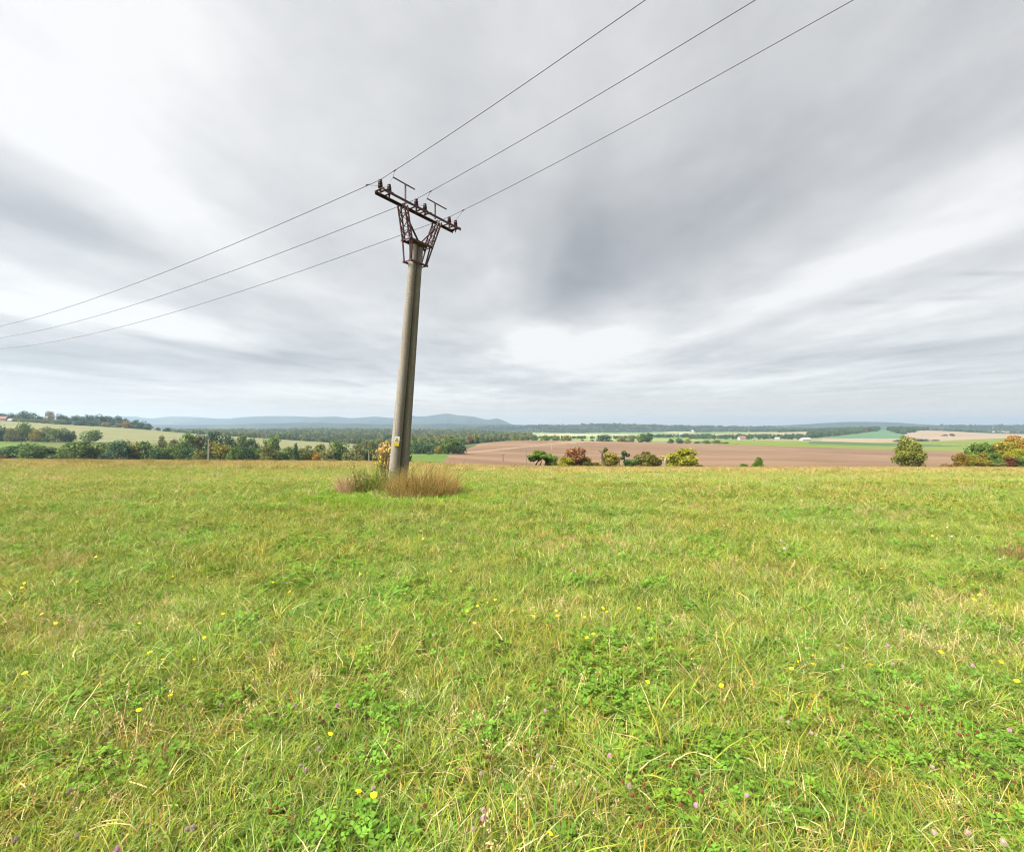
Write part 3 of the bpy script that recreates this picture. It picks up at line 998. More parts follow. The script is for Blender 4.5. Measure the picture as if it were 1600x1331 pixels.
# trees along the far edge of the brown field
row_of('field_edge_tree', [
    (804, 678, 12, 'bush', 'olive'), (819, 677, 20, 'bush', 'pale'), (835, 677, 12, 'bush', 'blue'), (851, 679, 18, 'bush', 'mid'), (868, 678, 15, 'bush', 'olive'), (883, 678.5, 18, 'bush', 'olive'),
    (910, 685.5, 6, 'bush', 'dark'), (925, 685.5, 7, 'bush', 'dark'), (942, 678, 26, 'bush', 'blue'), (972, 679, 17, 'bush', 'olive'), (985, 678, 14, 'bush', 'pale'), (1001, 675.5, 20, 'round', 'mid'),
    (1014, 675, 18, 'round', 'dark'), (1048, 685, 11, 'bush', 'blue'), (1062, 683, 14, 'bush', 'blue'), (1074, 684, 11, 'bush', 'gold'), (1090, 689, 12, 'bush', 'dark'), (1103, 687, 15, 'bush', 'mid'),
    (1120, 687, 18, 'bush', 'olive'), (1134, 690, 11, 'bush', 'dark'), (1151, 693.5, 6, 'bush', 'dark')],
    800, 'the far brown field edge row', 1100, 0.042, 12)
row_of('far_bush', [(1402, 686.5, 11, 'bush', 'blue'), (1440, 685, 22, 'bush', 'blue'), (1462, 686.5, 12, 'bush', 'blue')], 1130, 'the row before the stubble', 600, 0.06, 4, 'bush')
row_of('far_tree', [(1441, 680, 4, 'round', 'dark'), (1453, 681.5, 4, 'bush', 'dark'), (1476, 678.5, 9, 'bush', 'dark'), (1488, 676.5, 7, 'bush', 'dark'), (1342, 683.5, 6, 'bush', 'dark')], 1650, 'the small trees on the stubble', 400, 0.07, 4)

# ------- trees and bushes standing along the crest of the meadow, right half, about 95 m off
NB, SB = 5200, 0.029
plant('fruit_tree', 842, 0, 702, 36, 112, 'fruit', 'fresh', 3, NB, SB, 'green old fruit tree on two leaning trunks, leftmost along the crest', 'tree', bark=BARK)
plant('bush', 861, 0, 707.5, 23, 114, 'bush', 'fresh', 2, NB, SB, 'dark green bush touching the right side of the two-trunked fruit tree', 'bush')
plant('red_tree', 897, 0, 697.5, 46, 114, 'bush', 'red', 4, NB, SB, 'small tree with a red autumn crown on the meadow crest', 'tree')
plant('bush', 885, 0, 711, 29, 110, 'bush', 'lime', 5, NB, SB, 'bright yellow bush in front of the red tree', 'bush')
plant('bush', 913, 0, 712, 27, 113, 'bush', 'olive', 3, NB, SB, 'olive bush under the right side of the red tree', 'bush')
plant('bush', 953, 0, 705, 31, 115, 'bush', 'gold', 4, NB, SB, 'golden olive bush behind the crooked dead trunk', 'bush')
plant('bush', 930, 0, 721, 14, 113, 'bush', 'olive', 1, NB, SB, 'low olive bush left of the crooked dead trunk', 'bush')
plant('bush', 989, 0, 714.5, 27, 114, 'bush', 'mid', 2, NB, SB, 'low green bush right of the ivy-tufted tree', 'bush')
plant('bush', 1014, 0, 703, 42, 114, 'bush', 'apple', 5, NB, SB, 'rounded green bush with reddish patches between dead stump and ivy-tufted tree', 'bush')
plant('tree', 1066, 0, 696.5, 50, 112, 'bush', 'lime', 1, NB, SB, 'large yellow green tree right of the grey stump', 'tree')
plant('bush', 1094, 0, 725.5, 14, 110, 'bush', 'dark', 3, NB, SB, 'small dark bush at the foot of the yellow green tree', 'bush')
plant('bush', 1163, 0, 723.5, 13, 110, 'bush', 'fresh', 2, NB, SB, 'very small green bush left of the little pointed bush', 'bush')
plant('bush', 1185, 0, 713.5, 21, 110, 'cone', 'fresh', 2, NB, SB, 'little pointed green bush standing alone before the brown field', 'bush')
plant('tree', 1420, 0, 682.5, 44, 110, 'egg', 'pine', 4, 6500, 0.022, 'dense egg-shaped green tree standing alone before the brown field', 'tree')
plant('bush', 1479, 0, 720.5, 21, 112, 'sparse', 'brown', 4, NB, 0.02, 'bare grey-brown bush right of the dense egg-shaped tree', 'bush')
plant('bush', 1502, 0, 706, 22, 111, 'bush', 'amber', 2, NB, SB, 'orange yellow bush at the left end of the right-hand thicket', 'bush')
plant('tree', 1531, 0, 685.5, 40, 116, 'bush', 'mid', 3, NB, SB, 'dark green tree rising at the left of the right-hand thicket', 'tree')
plant('bush', 1526, 0, 704, 34, 110, 'bush', 'gold', 5, NB, SB, 'golden bush in front of the dark green tree of the thicket', 'bush')
plant('bush', 1548, 0, 704, 28, 112, 'bush', 'mid', 1, NB, SB, 'green bush in the middle of the right-hand thicket', 'bush')
plant('tree', 1567, 0, 687, 42, 116, 'bush', 'gold', 4, NB, SB, 'golden tree between the dark green tree and the red-orange tree', 'tree')
plant('tree', 1594, 0, 678.5, 46, 119, 'bush', 'orange', 2, NB, SB, 'tallest red-orange tree at the right edge of the thicket', 'tree')
plant('bush', 1586, 0, 696, 38, 113, 'bush', 'lime', 3, NB, SB, 'yellow green bush below the red-orange tree of the thicket', 'bush')
plant('bush', 1579, 0, 713, 22, 109, 'bush', 'maroon', 4, NB, SB, 'dark red low bush at the front of the thicket', 'bush')
plant('bush', 1599, 0, 710, 24, 108, 'bush', 'mid', 5, NB, SB, 'green low bush at the far right front of the thicket', 'bush')
plant('bush', 1563, 0, 721.5, 18, 108, 'bush', 'pale', 2, NB, SB, 'pale low bush at the foot of the thicket', 'bush')
plant('tree', 1640, 0, 682, 60, 116, 'bush', 'gold', 1, NB, SB, 'golden tree just past the right edge of the picture', 'tree')


def crest_specials():
    # crooked dead trunk with ivy
    Y = 109
    e = empty('dead_tree', gp(944, Y), 'crooked dead trunk leaning with a hooked top and ivy', 'tree')
    o = e.location
    t = MB()
    pts = [(945, 731.5), (944, 722), (940.5, 714), (941, 708), (944.5, 703.5), (946, 700.5)]
    t.tube([P(x, y, Y) - o for x, y in pts], [0.34, 0.30, 0.27, 0.22, 0.17, 0.1], 8)
    t.tube([P(x, y, Y) - o for x, y in [(941, 708), (938, 705), (934, 703.5)]], [0.15, 0.11, 0.05], 6)
    t.build('trunk', BARK, e)
    rr = np.random.default_rng(5)
    lob = [(*(P(x, y, Y) - o), r, r, r) for x, y, r in ((946, 702.5, 0.5), (944, 705, 0.35), (943, 716, 0.4))]
    pos, nr = lobes_points(lob, 500, rr)
    link('ivy', card_mesh('ivy', pos, nr, 0.13, LEAF['olive'], 5), e)
    # tufted small tree
    e = empty('ivy_tufted_tree', gp(976, Y), 'thin dark tree with separate ivy tufts, right of the dead trunk', 'tree')
    o = e.location
    t = MB()
    t.tube([P(x, y, Y) - o for x, y in [(977, 731.5), (977, 722), (975, 714), (975, 707)]], [0.16, 0.13, 0.1, 0.05], 7)
    t.tube([P(x, y, Y) - o for x, y in [(976.5, 719), (972, 716), (971, 714)]], [0.09, 0.07, 0.03], 6)
    t.tube([P(x, y, Y) - o for x, y in [(975.5, 714), (980, 712), (981, 710)]], [0.09, 0.07, 0.03], 6)
    t.build('trunk', BARK, e)
    lob = [(*(P(x, y, Y) - o), r, r, r * 0.8) for x, y, r in ((975, 707.5, 0.62), (981, 711, 0.52), (972, 716, 0.45), (978, 722, 0.65), (974, 711, 0.4), (982, 723, 0.4))]
    pos, nr = lobes_points(lob, 1100, rr)
    link('crown', card_mesh('crown', pos, nr, 0.13, LEAF['dark'], 6), e)
    # grey stump
    e = empty('tree_stump', gp(1038, Y), 'grey broken tree stump left of the yellow green tree', 'stump')
    o = e.location
    t = MB()
    t.tube([P(x, y, Y) - o for x, y in [(1039, 731.5), (1038.5, 724), (1039.5, 719), (1041, 714)]], [0.42, 0.34, 0.30, 0.14], 9)
    t.tube([P(x, y, Y) - o for x, y in [(1036.5, 731.5), (1036, 725), (1035.5, 720)]], [0.26, 0.2, 0.09], 8)
    t.build('trunk', GREYBARK, e)
    # thin dead stem beside the fruit tree
    e = empty('dead_sapling', gp(822.5, Y), 'thin bare dead stem left of the two-trunked fruit tree', 'dead tree')
    o = e.location
    t = MB()
    t.tube([P(x, y, Y) - o for x, y in [(822, 731), (822.5, 715), (822.8, 699)]], [0.10, 0.07, 0.03], 6)
    t.tube([P(x, y, Y) - o for x, y in [(822.6, 712), (820, 708)]], [0.04, 0.02], 5)
    t.tube([P(x, y, Y) - o for x, y in [(822.3, 718), (825, 714)]], [0.04, 0.02], 5)
    t.build('trunk', GREYBARK, e)


crest_specials()

# ------------------------------------------------------------------ scatter by instancing (stuff only)


def scatter(name, sources, pts, rot, scl, idx):
    """one object: SOURCES (meshes) set on the points; used for grass and far woods, which nobody could count"""
    coll = bpy.data.collections.new(name + '_sources')
    for i, me in enumerate(sources):
        o = bpy.data.objects.new(f'{name}_{i:02d}', me)
        coll.objects.link(o)
    me = bpy.data.meshes.new(name)
    n = len(pts)
    me.vertices.add(n)
    me.vertices.foreach_set('co', np.asarray(pts, np.float32).ravel())
    a = me.attributes.new('rot', 'FLOAT_VECTOR', 'POINT')
    a.data.foreach_set('vector', np.asarray(rot, np.float32).ravel())
    a = me.attributes.new('scl', 'FLOAT_VECTOR', 'POINT')
    a.data.foreach_set('vector', np.asarray(scl, np.float32).ravel())
    a = me.attributes.new('idx', 'INT', 'POINT')
    a.data.foreach_set('value', np.asarray(idx, np.int32))
    me.update()
    ob = link(name, me)
    ng = bpy.data.node_groups.new(name + '_scatter', 'GeometryNodeTree')
    ng.interface.new_socket('Geometry', in_out='INPUT', socket_type='NodeSocketGeometry')
    ng.interface.new_socket('Geometry', in_out='OUTPUT', socket_type='NodeSocketGeometry')
    N, L = ng.nodes, ng.links
    gi, go = N.new('NodeGroupInput'), N.new('NodeGroupOutput')
    ci = N.new('GeometryNodeCollectionInfo')
    ci.inputs['Collection'].default_value = coll
    ci.inputs['Separate Children'].default_value = True
    ci.inputs['Reset Children'].default_value = True
    ip = N.new('GeometryNodeInstanceOnPoints')
    ip.inputs['Pick Instance'].default_value = True

    def named(nm, t):
        x = N.new('GeometryNodeInputNamedAttribute')
        x.data_type = t
        x.inputs['Name'].default_value = nm
        return x.outputs['Attribute']
    L.new(gi.outputs[0], ip.inputs['Points'])
    L.new(ci.outputs[0], ip.inputs['Instance'])
    L.new(named('idx', 'INT'), ip.inputs['Instance Index'])
    L.new(named('rot', 'FLOAT_VECTOR'), ip.inputs['Rotation'])
    L.new(named('scl', 'FLOAT_VECTOR'), ip.inputs['Scale'])
    L.new(ip.outputs[0], go.inputs[0])
    md = ob.modifiers.new('scatter', 'NODES')
    md.node_group = ng
    ob['kind'] = 'stuff'
    return ob


def far_woods():
    src, kinds = [], ['blue', 'dark', 'mid', 'pale', 'olive', 'brown', 'gold']
    for i, k in enumerate(kinds):
        crown, _ = proto(('round', 'bush', 'tall')[i % 3], i % 5 + 1, 420, 0.07)
        m2 = crown.copy()
        m2.materials[0] = LEAF[k]
        src.append(m2)
    m2 = proto('cone', 1, 420, 0.06)[0].copy()
    m2.materials[0] = LEAF['blue']
    src.append(m2)
    # (polygon in x / depth: x0, x1, Y0, Y1, spacing, height, kinds)
    regs = [('woods', (255, 560, 900, 2200, 1150, 19)), ('woods', (540, 720, 960, 2200, 1250, 18)), ('woods', (640, 800, 760, 2200, 1250, 17))]
    pts, scl, idx = [], [], []
    rr = np.random.default_rng(3)

    def reg(x0, x1, Y0, Y1, n, h, test=None, kw=(4, 3, 3, 3, 3, 0.7, 0.7, 1)):
        kw = np.array(kw, float)
        kw /= kw.sum()
        m = 0
        while m < n:
            Y = math.sqrt(rr.uniform(Y0 ** 2, Y1 ** 2))
            x = rr.uniform(x0, x1)
            if test and not test(x, Y):
                continue
            X = (x - CX) / F * Y
            pts.append((X, Y, gz(X, Y) - 0.5))
            hh = h * rr.uniform(0.65, 1.15)
            w = hh * rr.uniform(0.6, 0.95)
            scl.append((w, w, hh))
            idx.append(rr.choice(8, p=kw))
            m += 1
    reg(255, 560, 1000, 2200, 1500, 17, lambda x, Y: not (x < 300 and Y < 1300))
    reg(540, 830, 960, 2250, 1900, 17, lambda x, Y: x < 700 + (Y - 700) * 0.32)
    reg(640, 800, 720, 980, 420, 15, lambda x, Y: x < 736 + (Y - 620) * 0.14 and (Y > 800 or x < 745))
    reg(640, 730, 430, 700, 160, 11, lambda x, Y: x < 688 + (Y - 400) * 0.13)
    reg(330, 620, 855, 960, 160, 11)
    reg(560, 640, 500, 850, 180, 11)
    reg(280, 345, 1300, 1900, 200, 15)
    # woods on the plain right of the pole
    reg(1075, 1260, 1250, 1700, 420, 10, None, (5, 4, 1, 1, 1, 0.2, 0.2, 2))
    reg(1000, 1110, 1500, 1750, 130, 12, None, (5, 4, 1, 1, 1, 0.2, 0.2, 2))
    reg(1215, 1374, 2000, 2700, 700, 17, lambda x, Y: Y > 1430 + (x - 1275) * 6.5 and Y > 2330 - max(0, x - 1270) * 20, (6, 5, 1, 0.3, 0.5, 0, 0, 1))
    reg(1262, 1374, 1430, 2400, 520, 15, lambda x, Y: 1430 + (x - 1275) * 6.5 < Y < 1880 + (x - 1275) * 6.5, (5, 4, 1, 0.8, 0.8, 0.2, 0.3, 1))
    reg(1386, 1450, 1700, 2700, 560, 17, lambda x, Y: Y > 1720 + abs(x - 1412) * 14, (6, 5, 1, 0.3, 0.5, 0, 0, 1))
    reg(1440, 1760, 2380, 3000, 1000, 14, lambda x, Y: x > 1436 + (2800 - Y) * 0.12, (6, 5, 2, 1, 1, 0.2, 0.2, 1))
    reg(1080, 1200, 2900, 3400, 160, 14, None, (6, 5, 1, 0.3, 0.5, 0, 0, 1))
    reg(1150, 1270, 2700, 2900, 150, 14, None, (6, 5, 1, 0.3, 0.5, 0, 0, 1))
    reg(830, 1000, 1250, 1450, 130, 9, None, (6, 5, 1, 0.3, 0.5, 0, 0, 1))
    reg(240, 330, 1100, 1500, 90, 9)
    reg(-420, 0, 780, 900, 120, 14)
    # trees over the front of the nearer wooded ridges
    for nm, m, h, dens in (('village_ridge', 1500, 13, 1.0), ('low_hills', 3400, 15, 0.9)):
        V = HILL[nm]
        for k in range(m):
            a, b = rr.uniform(3.0, 13.0), rr.uniform(0, V.shape[1] - 1.01)
            i0, j0 = int(a), int(b)
            fa, fb = a - i0, b - j0
            q = (V[i0, j0] * (1 - fa) * (1 - fb) + V[i0 + 1, j0] * fa * (1 - fb) + V[i0, j0 + 1] * (1 - fa) * fb + V[i0 + 1, j0 + 1] * fa * fb)
            if math.sin(q[0] * 0.006 + 1.7) * math.sin(q[1] * 0.011 + q[0] * 0.002) > 0.55 * dens:
                continue
            pts.append((q[0], q[1], q[2] - 1.0))
            hh = h * rr.uniform(0.6, 1.15)
            scl.append((hh * 1.3, hh * 1.3, hh))
            idx.append(rr.choice(8, p=np.array((6, 5, 2, 1, 1, 0.2, 0.2, 1)) / 16.4))
    n = len(pts)
    rot = np.zeros((n, 3))
    rot[:, 2] = rr.uniform(0, 6.28, n)
    scatter('forest', src, pts, rot, scl, idx)


far_woods()

# ------------------------------------------------------------------ houses and poles far off
M_WHITE = plain_mat('white_render', (0.32, 0.31, 0.295), 0.8, 0.2, 0.08, 0.5)
M_CREAM = plain_mat('cream_render', (0.30, 0.26, 0.21), 0.8, 0.2, 0.08, 0.5)
M_CREAM2 = plain_mat('pale_render', (0.24, 0.23, 0.22), 0.8, 0.2, 0.08, 0.5)
M_TILE = plain_mat('red_roof_tiles', (0.15, 0.075, 0.055), 0.8, 0.2, 0.2, 1.0)
M_SLATE = plain_mat('grey_roofing', (0.22, 0.21, 0.21), 0.7, 0.3, 0.2, 1.0)
M_PANE = plain_mat('dark_window_glass', (0.04, 0.05, 0.06), 0.2, 0.5, 0.1, 1.0)


def house(x, Y, w, d, h, rh, wall, roof, label, name='house', cat='house', rz=0.0, group=None, nwin=3, sink=0.5):
    p = gp(x, Y, -sink)
    e = empty(name, p, label, cat, group, rz)
    b = MB()
    hw, hd = w / 2, d / 2
    vs = [(-hw, -hd, 0), (hw, -hd, 0), (hw, hd, 0), (-hw, hd, 0), (-hw, -hd, h), (hw, -hd, h), (hw, hd, h), (-hw, hd, h), (-hw, 0, h + rh), (hw, 0, h + rh)]
    b.add(vs, [(0, 1, 5, 4), (2, 3, 7, 6), (1, 2, 6, 9, 5), (3, 0, 4, 8, 7), (4, 5, 9, 8), (6, 7, 8, 9)])
    b.build('wall', wall, e)
    r = MB()
    for s in (-1, 1):
        n = Vector((0, s * rh, hd)).normalized() * 0.12
        a = [Vector((-hw - 0.4, s * (hd + 0.5), h - 0.5 * rh / hd)), Vector((hw + 0.4, s * (hd + 0.5), h - 0.5 * rh / hd)), Vector((hw + 0.4, 0, h + rh)), Vector((-hw - 0.4, 0, h + rh))]
        top = [q + n * 2 for q in a]
        bot = [q + n * 0.2 for q in a]
        r.add(bot + top, [(0, 1, 2, 3), (7, 6, 5, 4), (0, 4, 5, 1), (1, 5, 6, 2), (2, 6, 7, 3), (3, 7, 4, 0)])
    r.build('roof', roof, e)
    for i in range(nwin):
        wx = -hw + w * (i + 0.5) / nwin
        m = MB()
        m.bar((wx - 0.6, -hd - 0.03, h * 0.55), (wx + 0.6, -hd - 0.03, h * 0.55), 0.08, 1.3)
        m.build('window', M_PANE, e)
    return e


house(5, 806, 11, 8, 5, 4, M_CREAM, M_TILE, 'house with reddish roof among the hilltop trees at the left edge', rz=0.3)
house(17, 800, 7, 5, 3, 1.6, M_WHITE, M_SLATE, 'low pale shed right of the hilltop house', 'shed', 'shed')
house(1159, 1180, 17, 10, 5, 5, M_WHITE, M_TILE, 'white farmhouse with reddish roof in front of the dark woods', rz=0.15)
house(1214, 1130, 9, 8, 5, 3, M_CREAM, M_WHITE, 'small cream house left of the long white barn', rz=-0.3)
house(1258, 1140, 24, 10, 4.5, 2.5, M_WHITE, M_WHITE, 'long white barn above the green crop field', 'barn', 'barn', 0.25)
house(1177, 1110, 4, 4, 2.5, 1, M_WHITE, M_SLATE, 'tiny white hut on the green crop edge', 'hut', 'hut')
house(1082, 2050, 8, 8, 16, 7, M_WHITE, M_SLATE, 'white church tower in the far village', 'church_tower', 'tower', nwin=1)
for i, (x, w, lab) in enumerate([(1064, 14, 'long white house just left of the far church tower')]):
    house(x, 2040, w, 10, 6, 4, M_WHITE, M_SLATE, lab)
for i, (x, Y) in enumerate([(1545, 2420), (1553, 2380), (1560, 2450), (1567, 2400), (1574, 2370), (1590, 2420)]):
    house(x, Y, 10, 10, 5, 4, M_CREAM2 if i % 2 else M_CREAM, M_TILE if i % 3 else M_SLATE, f'{("cream", "white")[i % 2]} village house, {ordinal(i)} from the left below the wooded ridge', rz=0.4 * i, group='houses below the wooded ridge', sink=-3)

M_CONC = None


def concrete():
    mt, nt, out = new_mat('weathered_concrete')
    tcn = nt.nodes.new('ShaderNodeTexCoord')
    p = tcn.outputs['Object']
    a = n_noise(nt, 42, 6, 0.75, p)
    b = n_noise(nt, 2.2, 4, 0.6, n_scale(nt, p, (1, 1, 0.25)))
    c = n_ramp(nt, a, [(0.34, (0.095, 0.085, 0.070)), (0.5, (0.182, 0.166, 0.140)), (0.66, (0.285, 0.264, 0.228))])
    c = n_mix(nt, n_map(nt, b, 0.4, 0.72, 0, 0.55), c, (0.115, 0.10, 0.078))
    run = n_noise(nt, 9.0, 4, 0.65, n_scale(nt, p, (1.6, 1.6, 0.06)))
    c = n_mix(nt, n_map(nt, run, 0.50, 0.70, 0, 0.55), c, (0.075, 0.058, 0.040))
    lic = n_noise(nt, 13.0, 5, 0.7, p)
    c = n_mix(nt, n_map(nt, lic, 0.62, 0.70, 0, 0.5), c, (0.24, 0.235, 0.16))
    sp = nt.nodes.new('ShaderNodeSeparateXYZ')
    nt.links.new(p, sp.inputs[0])
    mo = nt.nodes.new('ShaderNodeMath')
    mo.operation = 'MULTIPLY'
    nt.links.new(n_map(nt, sp.outputs['Z'], 0.1, 1.6, 1, 0), mo.inputs[0])
    nt.links.new(n_map(nt, n_noise(nt, 6, 4, 0.6, p), 0.42, 0.6, 0, 0.8), mo.inputs[1])
    c = n_mix(nt, mo.outputs[0], c, (0.15, 0.14, 0.11))
    shade(nt, out, c, 0.92, 0.15, 0, a, 0.006)
    return mt


M_CONC = concrete()
M_STEEL = plain_mat('rusty_painted_steel', (0.052, 0.018, 0.020), 0.6, 0.35, 0.4, 9)
M_STEEL2 = plain_mat('rust_brown_steel', (0.10, 0.048, 0.032), 0.7, 0.3, 0.4, 9)
M_WIRE = plain_mat('aluminium_wire', (0.028, 0.028, 0.032), 0.5, 0.4, 0.1, 2)
M_PORC = plain_mat('brown_glazed_porcelain', (0.032, 0.008, 0.010), 0.25, 0.5, 0.2, 8)
M_POLEWOOD = plain_mat('pale_concrete_pole', (0.24, 0.22, 0.185), 0.9, 0.1, 0.2, 2)
M_POLEDARK = plain_mat('dark_pole', (0.10, 0.075, 0.06), 0.9, 0.1, 0.2, 2)

FARP = {}


def far_pole(x, Y, top, mat, arm, label, r=0.2):
    p = gp(x, Y, -0.3)
    h = EYE - (top - HY) / F * Y - p.z
    e = empty('power_pole', p, label, 'pole', 'power poles far out in the fields')
    m = MB()
    m.tube([(0, 0, 0), (0, 0, h)], [r, r * 0.7], 8)
    m.build('shaft', mat, e)
    if arm:
        a = MB()
        a.bar((-arm / 2, -0.02, h - 0.25), (arm / 2, -0.02, h - 0.25), 0.16, 0.16)
        a.build('crossarm', M_POLEDARK, e)
        for s in (-0.46, 0, 0.46):
            i = MB()
            i.lathe([(0.1, 0), (0.14, 0.12), (0.07, 0.3)], (s * arm, -0.02, h - 0.11), n=6)
            i.build('insulator', M_PORC, e)
    return Vector((p.x, p.y, p.z + h))


t1 = far_pole(325.7, 165, 686, M_POLEWOOD, 1.5, 'pale power pole in front of the hedgerow, largest of the far poles', 0.24)
t2 = far_pole(576.5, 205, 703, M_POLEWOOD, 0, 'pale power pole at the hedgerow left of the yellow shrub', 0.22)
far_pole(650.5, 330, 709.5, M_POLEWOOD, 0, 'short pale pole at the top of the green strip', 0.3)
far_pole(705.5, 300, 715, M_POLEDARK, 2.6, 'small dark T-shaped pole at the lower left of the brown field', 0.26)
far_pole(786, 300, 710, M_POLEDARK, 1.9, 'dark T-shaped pole on the brown field', 0.3)
far_pole(862.3, 520, 694.5, M_POLEWOOD, 0, 'pale pole at the light strip across the brown field', 0.45)
far_pole(165.5, 640, 675.5, M_POLEDARK, 0, 'thin dark pole on the pale field right of the round tree', 0.25)
mst = empty('radio_mast', gp(1551.5, 3000, 0), 'thin radio mast on the wooded ridge', 'mast')
mm = MB()
mz = EYE - (658.5 - HY) / F * 3000 - mst.location.z
mm.tube([(0, 0, 0), (0, 0, mz * 0.8), (0, 0, mz)], [1.3, 0.9, 0.3], 6)
mm.build('shaft', M_SLATE, mst)
dish = MB()
dish.lathe([(1.6, 0), (1.9, 2.0), (1.5, 4.0)], (0, 0, mz * 0.66), n=8)
dish.build('platform', M_WHITE, mst)
fw = MB()
pa, pb = t1 + Vector((0, 0, -0.1)), t2 + Vector((0, 0, -0.2))
fw.tube([pa.lerp(pb, k / 10) + Vector((0, 0, -1.6 * 4 * (k / 10) * (1 - k / 10))) for k in range(11)], 0.025, 5)
tag(fw.build('far_wire', M_WIRE, None, pa, loc=pa), 'thin far wire running across the hedgerow between two pale poles', 'wire')
fw = MB()
pb = pa + Vector((-150, -20, 1.0))
fw.tube([pa.lerp(pb, k / 10) + Vector((0, 0, -1.6 * 4 * (k / 10) * (1 - k / 10))) for k in range(11)], 0.025, 5)
tag(fw.build('far_wire', M_WIRE, None, pa, loc=pa), 'thin far wire running left from the largest far pole', 'wire')

# ------------------------------------------------------------------ the power pole
DIR = Vector((0.572, 0.820, 0))           # along the crossarm, away from us to the right
NRM = Vector((-0.820, 0.572, 0))          # across it, away from us to the left
PY = 13.4
base = Vector(((616.5 - CX) / F * PY, PY, gz((616.5 - CX) / F * PY, PY)))
pole = empty('utility_pole', base, 'leaning double concrete power pole with rusty V-shaped crossarm in the meadow', 'utility pole')


